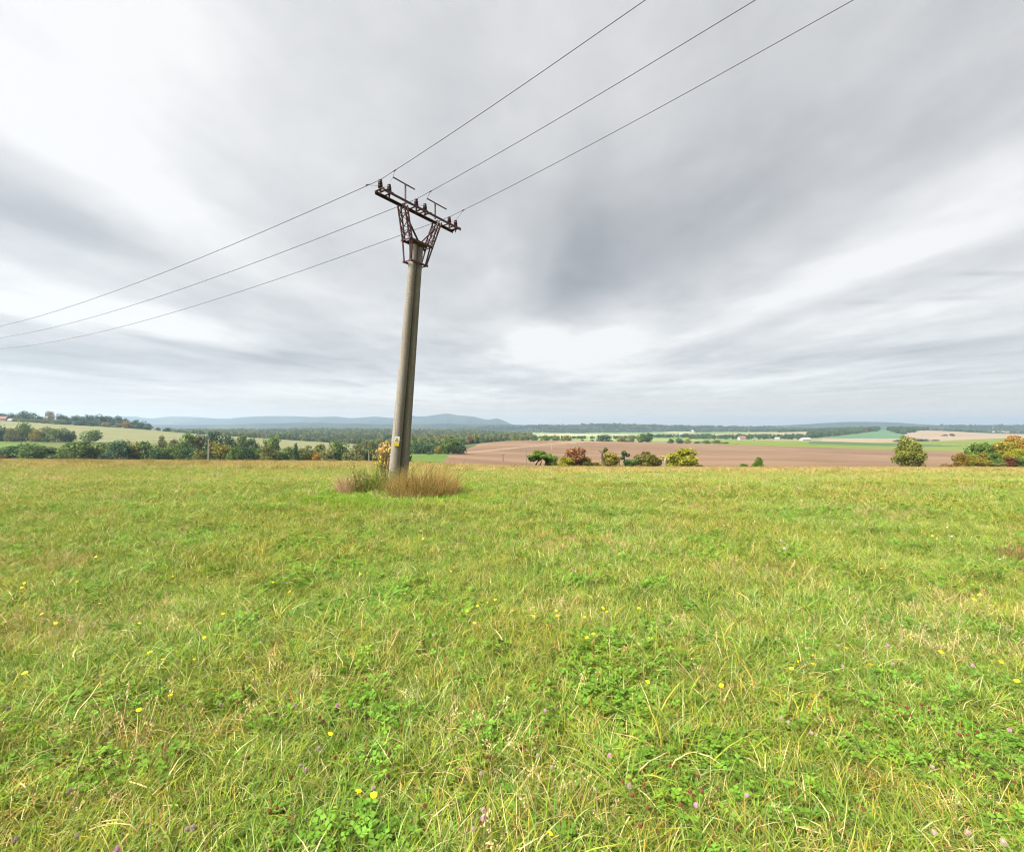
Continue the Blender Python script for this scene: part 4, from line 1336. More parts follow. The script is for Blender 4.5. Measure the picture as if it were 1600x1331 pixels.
def build_pole():
    lean_top = P(646.8, 383, PY)
    b0 = P(611.6, 757, PY) + Vector((0, 0, -0.5))
    axis = (lean_top - b0)
    L = lambda p: Vector(p) - base
    # two tapered shafts standing side by side
    sh2_b = b0 + DIR * 0.318 + Vector((0.032, 0, 0.0))
    sh2_t = lean_top + DIR * 0.207 + Vector((0.006, 0, -0.02))
    for (p0, p1) in ((b0, lean_top), (sh2_b, sh2_t)):
        m = MB()
        n = 9
        m.tube([L(p0.lerp(p1, k / (n - 1))) for k in range(n)], [0.155 + (0.103 - 0.155) * k / (n - 1) for k in range(n)], 28)
        o = m.build('concrete_shaft', M_CONC, pole, smooth=True)
        m2 = MB()
    C = (lean_top + sh2_t) / 2
    up = axis.normalized()
    cz = EYE - (331.5 - HY) / F * 13.62
    # centre of the beam
    tY = 13.62
    BC = Vector(((658.8 - CX) / F * tY, tY, cz))

    def on(px_):
        """parameter along the beam seen at column px_"""
        k = (px_ - CX) / F
        return (k * BC.y - BC.x) / (DIR.x - k * DIR.y)
    t0, t1_ = on(592.3), on(713.6)
    # crossarm: two rails with tie plates
    for s in (-1, 1):
        m = MB()
        q = NRM * (0.135 * s)
        m.bar(L(BC + DIR * t0 + q), L(BC + DIR * t1_ + q), 0.058, 0.02)
        m.bar(L(BC + DIR * t0 + q * 1.25 + Vector((0, 0, -0.028))), L(BC + DIR * t1_ + q * 1.25 + Vector((0, 0, -0.024))), 0.016, 0.066)
        m.build('crossarm_rail', M_STEEL, pole)
    ins = [594.3, 608.2, 650.4, 664.0, 702.0, 711.8]
    tie = [on(593), on(598), on(607), on(646.5), on(655), on(661), on(667), on(698), on(705.5), on(711.0), on(713.0)]
    for t in tie:
        m = MB()
        m.bar(L(BC + DIR * t - NRM * 0.175 + Vector((0, 0, 0.019))), L(BC + DIR * t + NRM * 0.175 + Vector((0, 0, 0.019))), 0.055, 0.012)
        m.build('tie_plate', M_STEEL, pole)
    # insulators
    tops = []
    for px_ in ins:
        t = on(px_)
        f = BC + DIR * t + Vector((0, 0, 0.027))
        h = 0.255
        prof = [(0.022, 0.0), (0.03, 0.03), (0.05, 0.035), (0.056, 0.045)]
        for k in range(4):
            z = 0.055 + k * 0.042
            prof += [(0.040, z - 0.006), (0.066 - 0.003 * k, z + 0.002), (0.066 - 0.003 * k, z + 0.014), (0.042, z + 0.028)]
        prof += [(0.036, 0.226), (0.048, 0.232), (0.048, 0.255), (0.02, 0.265)]
        m = MB()
        m.lathe(prof, L(f), n=14)
        io = m.build('insulator', M_PORC, pole, smooth=False)
        pm = MB()
        pm.lathe([(0.014, -0.10), (0.014, 0.01), (0.030, 0.012), (0.030, 0.0)][::-1] if False else [(0.012, -0.12), (0.03, -0.02), (0.03, 0.006)], L(f), n=8)
        pm.build('pin', M_STEEL2, io)
        tops.append(f + Vector((0, 0, 0.262)))
    # V bracket: two lattice arms from beam to collars
    ua = P(652.2, 381.5, 13.52)      # upper collar centre
    la = P(650.0, 413.0, 13.52)      # lower collar centre

    def ont(c, px_):
        k = (px_ - CX) / F
        return (k * c.y - c.x) / (DIR.x - k * DIR.y)
    for (ptop, pmid, pbot, side) in ((629.0, 636.5, 637.0, -1), (683.0, 668.5, 660.5, 1)):
        tt, tm, tb_ = on(ptop), ont(ua, pmid), ont(la, pbot)
        ch = []
        for sn in (-1, 1):
            for sdir in (-1, 1):
                a = BC + DIR * (tt + 0.055 * sdir) + NRM * (0.13 * sn) + Vector((0, 0, -0.095))
                bm = ua + DIR * (tm + 0.045 * sdir) + NRM * (0.145 * sn)
                c = la + DIR * (tb_ + 0.02 * sdir) + NRM * (0.125 * sn)
                ch.append((a, bm, c))
        for j, (a, bm, c) in enumerate(ch):
            m = MB()
            outer = (j % 2 == 0) == (side < 0)
            pts = [a, bm, c] if outer or j < 2 else [a, bm]
            for k in range(len(pts) - 1):
                m.bar(L(pts[k]), L(pts[k + 1]), 0.034, 0.034)
            m.build('arm_chord', M_STEEL2 if j == 1 else M_STEEL, pole)
        lac = MB()

        def lace(c1, c2, n, w=0.016):
            for k in range(n):
                p = c1[0].lerp(c1[1], k / n)
                q = c2[0].lerp(c2[1], (k + 1) / n)
                r = c2[0].lerp(c2[1], k / n)
                lac.bar(L(p), L(q), w, w)
                if k % 2:
                    lac.bar(L(p), L(r), w, w)
        lace(ch[0], ch[1], 4)
        lace(ch[2], ch[3], 4)
        lace(ch[0], ch[2], 4)
        lace(ch[3], ch[1], 4)
        lac.build('lacing', M_STEEL, pole)
        # inner brace from arm to pole head
        m = MB()
        a = BC.lerp(ua, 0.36) + DIR * ((tt + (tm - tt) * 0.36) - side * 0.03)
        m.bar(L(a - NRM * 0.05), L(ua + DIR * (ont(ua, 655.5)) + Vector((0, 0, 0.03))), 0.045, 0.03)
        m.build('brace', M_STEEL, pole)
    for (c, px0, px1, nn, dz) in ((ua, 633.5, 670.0, 0.160, 0.0), (la, 635.5, 662.5, 0.145, 0.0)):
        for s in (-1, 1):
            m = MB()
            p0, p1 = c + DIR * ont(c, px0) + NRM * (nn * s), c + DIR * ont(c, px1) + NRM * (nn * s)
            m.bar(L(p0), L(p1), 0.04, 0.06 if c is ua else 0.048)
            m.build('collar_rail', M_STEEL, pole)
        for tq in (ont(c, px0 + 1.2), ont(c, px1 - 1.2)):
            m = MB()
            m.bar(L(c + DIR * tq - NRM * (nn + 0.05)), L(c + DIR * tq + NRM * (nn + 0.05)), 0.03, 0.03)
            m.build('clamp_bolt', M_STEEL, pole)
    cap = MB()
    cap.bar(L(ua + DIR * ont(ua, 641) + Vector((0, 0, 0.03))), L(ua + DIR * ont(ua, 666) + Vector((0, 0, 0.03))), 0.30, 0.03)
    cap.build('head_plate', M_STEEL, pole)
    # bird perches
    ends = []
    for (px_, zt, l0, l1) in ((633.5, 288.0, 614.5, 648.0), (680.0, 317.5, 667.5, 697.5)):
        t = on(px_)
        f = BC + DIR * t
        zt = EYE - (zt - HY) / F * f.y
        h = Vector((f.x, f.y, zt))
        e = empty('bird_perch', (0, 0, 0))
        e.parent = pole
        m = MB()
        m.bar(L(f + Vector((0, 0, 0.0))), L(h), 0.04, 0.04)
        m.build('perch_post', M_STEEL, e)

        def oh(px2):
            k = (px2 - CX) / F
            return (k * h.y - h.x) / (DIR.x - k * DIR.y)
        m = MB()
        m.bar(L(h + DIR * oh(l0)), L(h + DIR * oh(l1)), 0.026, 0.026)
        m.build('perch_bar', M_STEEL, e)
        ends.append(h + DIR * oh(l0))
    ends.append(None)
    # warning sign, strapped to the left shaft
    ax = lambda z: b0.lerp(lean_top, (z - b0.z) / (lean_top.z - b0.z))
    zc = EYE - (689.3 - HY) / F * 13.24
    c = ax(zc)
    face = Vector((0.235, -0.972, 0)).normalized()
    side = Vector((0.972, 0.235, 0)).normalized()
    rr = 0.146
    c = c + face * (rr + 0.012)
    upv = (axis - face * axis.dot(face)).normalized()
    sidev = upv.cross(face).normalized() * -1
    W, H = 0.142, 0.275
    M_SW = plain_mat('white_sign_enamel', (0.42, 0.42, 0.41), 0.4, 0.4, 0.06, 20)
    M_SY = plain_mat('yellow_sign_enamel', (0.40, 0.31, 0.015), 0.4, 0.4, 0.08, 20)
    M_SK = plain_mat('black_sign_print', (0.015, 0.015, 0.015), 0.5, 0.3, 0.05, 20)

    def quad(u0, u1, v0, v1, off):
        m = MB()
        vs = []
        for o2 in (off, off + 0.003):
            for (a, b) in ((u0, v0), (u1, v0), (u1, v1), (u0, v1)):
                vs.append(L(c + sidev * a + upv * b + face * o2))
        m.add(vs, [(0, 1, 2, 3), (7, 6, 5, 4), (0, 4, 5, 1), (1, 5, 6, 2), (2, 6, 7, 3), (3, 7, 4, 0)])
        return m

    def poly(pts, off):
        m = MB()
        k = len(pts)
        vs = [L(c + sidev * a + upv * b + face * off) for a, b in pts] + [L(c + sidev * a + upv * b + face * (off + 0.002)) for a, b in pts]
        m.add(vs, [tuple(range(k)), tuple(range(2 * k - 1, k - 1, -1))] + [(i, k + i, k + (i + 1) % k, (i + 1) % k) for i in range(k)])
        return m
    sign = quad(-W / 2, W / 2, -H / 2, H / 2, 0.0).build('warning_sign', M_SW, pole)
    sign['label'] = 'white and yellow high-voltage warning plate'
    quad(-W / 2 + 0.002, W / 2 - 0.002, -H / 2 + 0.002, -H / 2 + 0.10, 0.003).build('yellow_panel', M_SY, sign)
    tr = lambda s, cy_: [(-s, cy_ - s * 0.85), (s, cy_ - s * 0.85), (0, cy_ + s * 0.95)]
    poly(tr(0.060, 0.040), 0.004).build('triangle_border', M_SK, sign)
    poly(tr(0.045, 0.038), 0.0075).build('triangle', M_SY, sign)
    poly([(0.006, 0.074), (-0.014, 0.036), (-0.002, 0.038), (-0.010, 0.006), (0.015, 0.044), (0.003, 0.043)], 0.011).build('lightning_bolt', M_SK, sign)
    st = MB()
    for z2 in (0.02,):
        cc = ax(zc + z2)
        ring = [L(cc + Vector((math.cos(a), math.sin(a), 0)) * 0.151) for a in np.linspace(0, 2 * math.pi, 29)]
        for k in range(28):
            st.bar(ring[k], ring[k + 1], 0.004, 0.018)
    st.build('sign_strap', plain_mat('steel_strap', (0.35, 0.34, 0.32), 0.5, 0.4, 0.1, 5), pole)

    # wires
    A = [tops[0], tops[2], tops[4]]
    Bt = [tops[1], tops[3], tops[5]]
    near_dir = -Vector(((-81 - CX) / F, 1, -(759 - HY) / F))
    far_dir = Vector(((-432 - CX) / F, 1, 0.0))
    near_px = [(1008, 0), (1180, 0), (1333, 0)]
    far_px = [(0, 510), (0, 528), (0, 545)]
    names = ['upper left', 'middle', 'lower right']
    for i in range(3):
        # near span: fix the direction so that it leaves the picture where the photograph shows it
        x, y = near_px[i]
        ky, kz = (x - CX) / F, -(y - HY) / F
        a = A[i]
        d = near_dir.normalized()
        # solve the depth where the wire crosses column x, then take its height there
        s = (ky * a.y - a.x) / (d.x - ky * d.y)
        q = a + d * s
        q.z = EYE + kz * q.y
        d = (q - a).normalized()
        m = MB()
        n = 26
        end = 34.0
        sag = lambda t: Vector((0, 0, -0.010 * t * (s * 1.0 - t) * 0.35 if t < s else 0.0))
        pts = [L(a + d * (end * k / n) + sag(end * k / n)) + base for k in range(n + 1)]
        m.tube(pts, 0.0068, 6)
        w = m.build('overhead_wire', M_WIRE, None, a, loc=a)
        tag(w, f'overhead wire rising to the top right edge, {("left one", "middle one", "right one")[i]} of three', 'wire', 'power line spans')
        cl = MB()
        cp = a + d * 0.62 + sag(0.62)
        cl.tube([cp - d * 0.05 - a, cp - a, cp + d * 0.05 - a], [0.012, 0.02, 0.012], 7)
        cl.build('clamp', M_STEEL, w)
        # far span
        x, y = far_px[i]
        ky, kz = (x - CX) / F, -(y - HY) / F
        d2 = far_dir.normalized()
        s2 = (ky * a.y - a.x) / (d2.x - ky * d2.y)
        q = a + d2 * s2
        q.z = EYE + kz * q.y
        d2 = (q - a).normalized()
        sag2 = lambda t: Vector((0, 0, -0.012 * t * (s2 - t) * 0.12 if t < s2 else 0.0))
        m = MB()
        m.tube([a + d2 * (70.0 * k / 30) + sag2(70.0 * k / 30) for k in range(31)], 0.0080, 6)
        w2 = m.build('overhead_wire', M_WIRE, None, a, loc=a)
        tag(w2, f'overhead wire running down to the left edge, {("upper one", "middle one", "lower one")[i]} of three', 'wire', 'power line spans')
        cl = MB()
        cp2 = a + d2 * 0.5
        cl.tube([cp2 - d2 * 0.05 - a, cp2 - a, cp2 + d2 * 0.05 - a], [0.012, 0.02, 0.012], 7)
        cl.build('clamp', M_STEEL, w2)
        # jumpers over the second insulator
        bt = Bt[i]
        j = MB()
        mid = ends[i]
        pts = [cp, (cp + bt) / 2 + Vector((0.05, 0, 0.05)), bt] if mid is None else [cp, mid + Vector((0, 0, 0.012)), (mid + bt) / 2 + Vector((-0.02, 0, 0)), bt]
        j.tube([L(p) for p in pts], 0.005, 5)
        j.build('jumper_wire', M_WIRE, pole)
        j = MB()
        j.tube([L(cp2), L((cp2 + bt) / 2 + Vector((0, 0, -0.03))), L(bt + Vector((0, 0, -0.06)))], 0.005, 5)
        j.build('jumper_wire', M_WIRE, pole)


build_pole()

# ------------------------------------------------------------------ plants round the pole


def blades(n, rad, h, w, bend, rr, cols, cw, lean=0.25, seg=3, ring=None, clump=None):
    """arrays for n bent blades: verts, faces, colours. H and W are (lo, hi)"""
    k = seg + 1
    ang = rr.uniform(0, 2 * math.pi, n)
    r = rad * np.sqrt(rr.random(n))
    bx, by = r * np.cos(ang), r * np.sin(ang)
    hh = rr.uniform(*h, n)
    ww = rr.uniform(*w, n)
    dirn = ang + rr.normal(0, 1.1, n)
    ln = np.abs(rr.normal(0, lean, n))
    bd = rr.uniform(*bend, n)
    face = rr.uniform(0, 2 * math.pi, n)
    fx, fy = np.cos(face), np.sin(face)
    V = []
    for j in range(k):
        t = j / seg
        th = ln + bd * t * 0.5
        hor = hh * t * np.sin(th)
        z = hh * t * np.cos(np.minimum(th, 1.5))
        cxv, cyv = bx + np.cos(dirn) * hor, by + np.sin(dirn) * hor
        wd = ww * (1 - t ** 1.7) * 0.5
        V.append(np.stack([cxv - fx * wd, cyv - fy * wd, z - 0.01 * (j == 0)], -1))
        V.append(np.stack([cxv + fx * wd, cyv + fy * wd, z - 0.01 * (j == 0)], -1))
    V = np.stack(V, 1)                     # n, 2k, 3
    V[:, 2 * k - 1] = V[:, 2 * k - 2]
    base_i = np.arange(n)[:, None] * (2 * k)
    Fs = []
    for j in range(seg):
        Fs.append(base_i + np.array([2 * j, 2 * j + 1, 2 * j + 3, 2 * j + 2])[None])
    Fq = np.concatenate(Fs)
    cw = np.array(cw, float)
    ci = rr.choice(len(cols), n, p=cw / cw.sum())
    c = np.array(cols)[ci] * rr.uniform(0.72, 1.28, n)[:, None]
    C = np.repeat(c, 2 * k, 0)
    return V.reshape(-1, 3), Fq, C


def join(parts):
    Vs, Fs, Cs, b = [], [], [], 0
    for V, Fq, C in parts:
        Vs.append(V)
        Fs.append(Fq + b)
        Cs.append(C)
        b += len(V)
    return np.concatenate(Vs), np.concatenate(Fs), np.concatenate(Cs)


def tint_mesh(name, V, Fq, C, mat):
    me = mesh_np(name, V, Fq, mat)
    a = me.attributes.new('tint', 'FLOAT_COLOR', 'POINT')
    a.data.foreach_set('color', np.concatenate([C, np.ones((len(C), 1))], 1).astype(np.float32).ravel())
    return me


def grass_mat(name, world_var=True, trans=0.28):
    mt, nt, out = new_mat(name)
    a = nt.nodes.new('ShaderNodeAttribute')
    a.attribute_name = 'tint'
    col = a.outputs['Color']
    if world_var:
        p = n_pos(nt)
        f1 = n_noise(nt, 0.42, 3, 0.55, p)
        col = n_mix(nt, n_map(nt, f1, 0.40, 0.66, 0, 0.75), col, n_mix(nt, 1.0, col, (1.18, 0.93, 0.85), 'MULTIPLY'))
        f3 = n_noise(nt, 5.5, 3, 0.6, n_scale(nt, p, (1, 1, 0)))
        col = n_mix(nt, n_map(nt, f3, 0.36, 0.50, 0.55, 0), col, n_mix(nt, 1.0, col, (0.62, 0.72, 0.62), 'MULTIPLY'))
        col = n_mix(nt, n_map(nt, f3, 0.54, 0.70, 0, 0.5), col, n_mix(nt, 1.0, col, (1.30, 1.22, 1.0), 'MULTIPLY'))
        sy = nt.nodes.new('ShaderNodeSeparateXYZ')
        nt.links.new(p, sy.inputs[0])
        f5 = n_noise(nt, 0.16, 4, 0.6, n_scale(nt, p, (0.6, 1.0, 0)))
        dry = nt.nodes.new('ShaderNodeMath')
        dry.operation = 'MULTIPLY'
        nt.links.new(n_map(nt, sy.outputs['Y'], 6, 50, 0, 1), dry.inputs[0])
        nt.links.new(n_map(nt, f5, 0.3, 0.6, 0.35, 1.0), dry.inputs[1])
        col = n_mix(nt, dry.outputs[0], col, n_mix(nt, 1.0, col, (0.98, 0.775, 1.0), 'MULTIPLY'))
        f6 = n_noise(nt, 2.6, 4, 0.65, n_scale(nt, p, (1, 1, 0)))
        col = n_mix(nt, n_map(nt, f6, 0.60, 0.74, 0, 0.7), col, n_mix(nt, 1.0, col, (1.15, 0.70, 0.75), 'MULTIPLY'))
        f2 = n_noise(nt, 1.5, 3, 0.55, n_scale(nt, p, (1, 1, 0)))
        col = n_mix(nt, n_map(nt, f2, 0.40, 0.65, 0, 0.7), col, n_mix(nt, 1.0, col, (0.80, 0.95, 0.9), 'MULTIPLY'))
    shade(nt, out, col, 0.6, 0.07, trans)
    return mt


M_GRASS = grass_mat('meadow_grass')
M_DRY = grass_mat('dry_grass', False, 0.25)
G_FRESH, G_YEL, G_GREY, G_STRAW, G_BROWN, G_DEEP, G_GOLD = (0.140, 0.230, 0.024), (0.225, 0.262, 0.034), (0.20, 0.265, 0.085), (0.46, 0.39, 0.19), (0.24, 0.135, 0.055), (0.062, 0.128, 0.018), (0.32, 0.25, 0.05)


def trefoils(n, rad, rr, hlo=0.03, hhi=0.09, s=0.011):
    Vs, Fs, Cs, b = [], [], [], 0
    for i in range(n):
        r, t = rad * math.sqrt(rr.random()), rr.uniform(0, 6.28)
        c = np.array([r * math.cos(t), r * math.sin(t), rr.uniform(hlo, hhi)])
        tilt = rr.normal(0, 0.35, 2)
        col = np.array([0.085, 0.175, 0.020]) * rr.uniform(0.7, 1.5)
        t0 = rr.uniform(0, 6.28)
        sz = s * rr.uniform(0.7, 1.3)
        for k in range(3):
            a = t0 + k * 2.094
            d = np.array([math.cos(a), math.sin(a), 0])
            e = np.array([-math.sin(a), math.cos(a), 0])
            pts = [d * 0.1 * sz, d * 0.9 * sz + e * 0.75 * sz, d * 1.7 * sz, d * 0.9 * sz - e * 0.75 * sz]
            for q in pts:
                q = q.copy()
                q[2] += tilt[0] * q[0] + tilt[1] * q[1] + 0.15 * np.linalg.norm(q)
                Vs.append(c + q)
                Cs.append(col)
            Fs.append([b, b + 1, b + 2, b + 3])
            b += 4
    return np.array(Vs), np.array(Fs), np.array(Cs)


def rosette(n, ln, wd, rr, col, up=0.35):
    """broad leaves"""
    Vs, Fs, Cs, b = [], [], [], 0
    for i in range(n):
        a = i * 2.4 + rr.uniform(-0.3, 0.3)
        d, e = np.array([math.cos(a), math.sin(a), 0]), np.array([-math.sin(a), math.cos(a), 0])
        l, w = ln * rr.uniform(0.6, 1.2), wd * rr.uniform(0.7, 1.2)
        el_ = rr.uniform(0.15, 1.0) * up * 2
        c = np.array(col) * rr.uniform(0.75, 1.35)
        row = []
        for t, k in ((0, 0.25), (0.35, 0.8), (0.7, 1.0), (1.0, 0.1)):
            p = d * l * t * math.cos(el_) + np.array([0, 0, l * (t * math.sin(el_) - 0.35 * t * t * math.sin(el_)) + 0.01])
            Vs += [p - e * w * k / 2 + np.array([0, 0, 0.15 * w * k]), p, p + e * w * k / 2 + np.array([0, 0, 0.15 * w * k])]
            Cs += [c, c, c]
        for j in range(3):
            for k in range(2):
                Fs.append([b + 3 * j + k, b + 3 * j + k + 1, b + 3 * j + k + 4, b + 3 * j + k + 3])
        b += 12
    return np.array(Vs), np.array(Fs), np.array(Cs)


def seed_heads(n, rad, h, rr, col):
    """thin stems that carry loose seed spikelets"""
    Vs, Fs, Cs, b = [], [], [], 0
    for i in range(n):
        t, r = rr.uniform(0, 6.28), rad * math.sqrt(rr.random())
        p0 = np.array([r * math.cos(t), r * math.sin(t), 0])
        hh = rr.uniform(*h)
        l = rr.normal(0, 0.22, 2)
        tip = p0 + np.array([l[0] * hh, l[1] * hh, hh])
        c = np.array(col) * rr.uniform(0.75, 1.3)
        e = np.array([math.cos(t * 7), math.sin(t * 7), 0]) * 0.0012
        Vs += [p0 - e, p0 + e, tip + e, tip - e]
        Cs += [c] * 4
        Fs.append([b, b + 1, b + 2, b + 3])
        b += 4
        for k in range(9):
            f = 1 - 0.3 * k / 9
            q = p0 + (tip - p0) * f + rr.normal(0, 0.006, 3)
            a = rr.normal(size=3)
            a /= np.linalg.norm(a)
            a2 = np.cross(a, [0, 0, 1.0])
            a2 /= np.linalg.norm(a2) + 1e-6
            dd = a * 0.004 + (tip - p0) / hh * 0.004
            Vs += [q - dd, q + a2 * 0.0024, q + dd, q - a2 * 0.0024]
            Cs += [c * 1.15] * 4
            Fs.append([b, b + 1, b + 2, b + 3])
            b += 4
    return np.array(Vs), np.array(Fs), np.array(Cs)


def build_grass():
    rr = np.random.default_rng(21)
    green = [G_FRESH, G_YEL, G_GREY, G_STRAW, G_BROWN, G_DEEP, G_GOLD]
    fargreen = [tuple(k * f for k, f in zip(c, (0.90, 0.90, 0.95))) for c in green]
    src = []
    for i in range(6):      # 0-5 turf
        src.append(join([blades(90, 0.13, (0.06, 0.16), (0.0034, 0.0062), (0.4, 2.6), rr, green, (5.5, 4, 1.8, 0.7, 0.35, 2.4, 0.8), 0.75),
                         blades(14, 0.13, (0.12, 0.2), (0.0026, 0.0042), (0.3, 1.6), rr, green, (2, 3, 3.5, 1.8, 0.4, 0, 1.2), 0.7)]))
    for i in range(4):      # 6-9 long arching blades
        src.append(join([blades(40, 0.09, (0.14, 0.27), (0.0040, 0.0068), (0.9, 2.6), rr, green, (4, 3, 4, 0.6, 0, 1, 0.5), 0.7, 4),
                         blades(40, 0.13, (0.05, 0.13), (0.0026, 0.004), (0.3, 1.6), rr, green, (5, 3, 1, 1, 0.5, 2, 1), 0.35)]))
    for i in range(3):      # 10-12 straw with seed heads
        src.append(join([blades(38, 0.11, (0.10, 0.22), (0.0024, 0.0042), (0.5, 2.4), rr, green, (2, 2, 2, 4.5, 1.2, 0, 2.2), 0.8, 4),
                         blades(45, 0.13, (0.05, 0.13), (0.0026, 0.004), (0.3, 1.6), rr, green, (4, 3, 1, 2, 0.5, 2, 2), 0.35),
                         seed_heads(4, 0.1, (0.12, 0.22), rr, (0.36, 0.27, 0.15))]))
    for i in range(3):      # 13-15 clover
        src.append(join([trefoils(42, 0.12, rr), blades(40, 0.13, (0.05, 0.15), (0.0026, 0.0044), (0.3, 1.6), rr, green, (5, 3, 2, 0.6, 0.2, 2, 0.5), 0.35)]))
    for i in range(2):      # 16-17 broad leaf rosettes
        src.append(join([rosette(9, 0.10, 0.026, rr, (0.085, 0.165, 0.03)), blades(35, 0.13, (0.05, 0.14), (0.0026, 0.004), (0.3, 1.6), rr, green, (5, 3, 2, 1, 0.3, 2, 0.6), 0.35)]))
    for i in range(5):      # 18-22 medium patches
        src.append(join([blades(230, 0.34, (0.05, 0.15), (0.0050, 0.0085), (0.3, 1.7), rr, green, (4.2, 4, 1.6, 1.5, 0.4, 1.6, 1.4), 0.4),
                         blades(45, 0.34, (0.12, 0.24), (0.004, 0.006), (0.4, 2.0), rr, green, (2, 3, 3, 2.6, 0.5, 0, 1.5), 0.4),
                         trefoils(18, 0.3, rr, 0.04, 0.1, 0.016)]))
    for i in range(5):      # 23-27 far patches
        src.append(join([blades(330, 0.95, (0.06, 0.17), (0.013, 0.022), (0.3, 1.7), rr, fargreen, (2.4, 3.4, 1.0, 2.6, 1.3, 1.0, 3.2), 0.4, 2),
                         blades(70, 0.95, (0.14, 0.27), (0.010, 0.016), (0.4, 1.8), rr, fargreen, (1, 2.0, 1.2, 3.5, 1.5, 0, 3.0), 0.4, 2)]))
    for i in range(2):      # 28-29 lush green ring round the pole
        src.append(blades(150, 0.22, (0.06, 0.18), (0.006, 0.010), (0.3, 1.7), rr, [(0.13, 0.25, 0.02), (0.20, 0.30, 0.03)], (1, 1), 0.4))
    meshes = [tint_mesh(f'tuft', *s, M_GRASS) for s in src]

    pts, rot, scl, idx = [], [], [], []

    def put(X, Y, Z, i, s, tilt=0.12):
        pts.append((X, Y, Z))
        rot.append((rr.normal(0, tilt), rr.normal(0, tilt), rr.uniform(0, 6.28)))
        scl.append((s, s, s * rr.uniform(0.55, 0.95)))
        idx.append(i)

    def lownoise(X, Y, k=0.0):
        return (math.sin(X * 1.9 + 1.3 * math.sin(Y * 1.3 + k)) + math.sin(Y * 2.3 + 1.1 * math.sin(X * 1.7 - k)) + math.sin((X + Y) * 0.83 + k)) / 3
    # near: real tufts
    def zone(y0, y1, dens, kind):
        st = 1.0 / math.sqrt(dens)
        xm = 1.13 * y1 + 5.0
        gx, gy = np.meshgrid(np.arange(-xm, xm, st), np.arange(y0, y1, st))
        X = (gx + rr.uniform(0, st, gx.shape)).ravel()
        Y = (gy + rr.uniform(0, st, gy.shape)).ravel()
        k = (np.abs(X) < 1.13 * np.maximum(Y, 0) + 5.0)
        X, Y = X[k], Y[k]
        Z = ground(X, Y)
        for x, y, z in zip(X, Y, Z):
            if kind == 'near':
                a, b, c = lownoise(x, y), lownoise(x, y, 2.0), lownoise(x * 1.3, y * 1.3, 4.0)
                u = rr.random()
                if c > 0.36 and u < 0.20:
                    i = rr.integers(13, 16)
                elif a > 0.34 and u < 0.22:
                    i = rr.integers(6, 10)
                elif b > 0.36 and u < 0.22:
                    i = rr.integers(10, 13)
                elif u > 0.985:
                    i = rr.integers(16, 18)
                elif u > 0.935:
                    i = rr.integers(6, 13)
                elif u > 0.87:
                    i = rr.integers(13, 16)
                else:
                    i = rr.integers(0, 6)
                s = rr.uniform(0.75, 1.25) * (1 + 0.22 * a)
            elif kind == 'mid':
                b = lownoise(x * 0.8, y * 0.8, 2.0)
                u = rr.random()
                i = rr.integers(18, 23)
                if u < 0.22:
                    i = rr.integers(6, 10)
                elif u < 0.30 + (0.2 if b > 0.3 else 0):
                    i = rr.integers(10, 13)
                s = rr.uniform(0.75, 1.2) * (1.0 + 0.15 * b) * (1.25 if i < 18 else 1)
            else:
                i = rr.integers(23, 28)
                s = rr.uniform(0.75, 1.25)
            put(x, y, z, i, s, 0.15 if kind == 'near' else 0.06)
            if kind == 'far' and rr.random() < (0.13 if y > 72 else 0.08):
                scl[-1] = (s * 0.4, s * 0.4, s * rr.uniform(1.2, 2.9))
    zone(-1.5, 1.0, 70, 'near')
    zone(1.0, 4.0, 150, 'near')
    zone(4.0, 6.5, 95, 'near')
    zone(6.5, 9.5, 60, 'near')
    zone(9.0, 17.0, 18, 'mid')
    zone(17.0, 32.0, 9, 'mid')
    zone(26.0, 60.0, 1.8, 'far')
    zone(60.0, 122.0, 0.8, 'far')
    # lush ring round the pole foot
    for k in range(520):
        a, r = rr.uniform(0, 6.28), rr.normal(1.15, 0.35)
        x, y = base.x + 0.55 + 1.50 * r * math.cos(a), 11.35 + 1.35 * r * math.sin(a)
        put(x, y, gz(x, y), rr.integers(28, 30), rr.uniform(0.7, 1.1))
    # uneven clumps: lush tufts where the soil is richer, straw where it is dry
    for k in range(150):
        Y = rr.uniform(3.5, 45)
        X = rr.uniform(-1.1, 1.1) * Y
        lush = rr.random() < 0.78
        sp = rr.uniform(0.12, 0.45) * (1 + Y * 0.03)
        for q in range(rr.integers(5, 16)):
            xx, yy2 = X + rr.normal(0, sp), Y + rr.normal(0, sp * 0.7)
            if yy2 < 2.5:
                continue
            put(xx, yy2, gz(xx, yy2), rr.integers(6, 10) if lush else rr.integers(10, 13), rr.uniform(0.9, 1.4) * (1 + Y * 0.015))
    # straw tufts that show in the photograph
    for (x, y, n, sp) in ((1355, 1030, 8, 0.3), (1410, 1020, 5, 0.3), (470, 1090, 9, 0.3), (780, 1330, 3, 0.15), (790, 1215, 4, 0.15), (930, 1310, 3, 0.1), (1020, 990, 6, 0.5)):
        Y = EYE * F / (y - HY)
        X = (x - CX) / F * Y
        for k in range(n):
            xx, yy2 = X + rr.normal(0, sp), Y + rr.normal(0, sp * 0.6)
            put(xx, yy2, gz(xx, yy2), rr.integers(10, 13), rr.uniform(1.0, 1.45))
    o = scatter('grass', meshes, pts, rot, scl, idx)
    return o


build_grass()


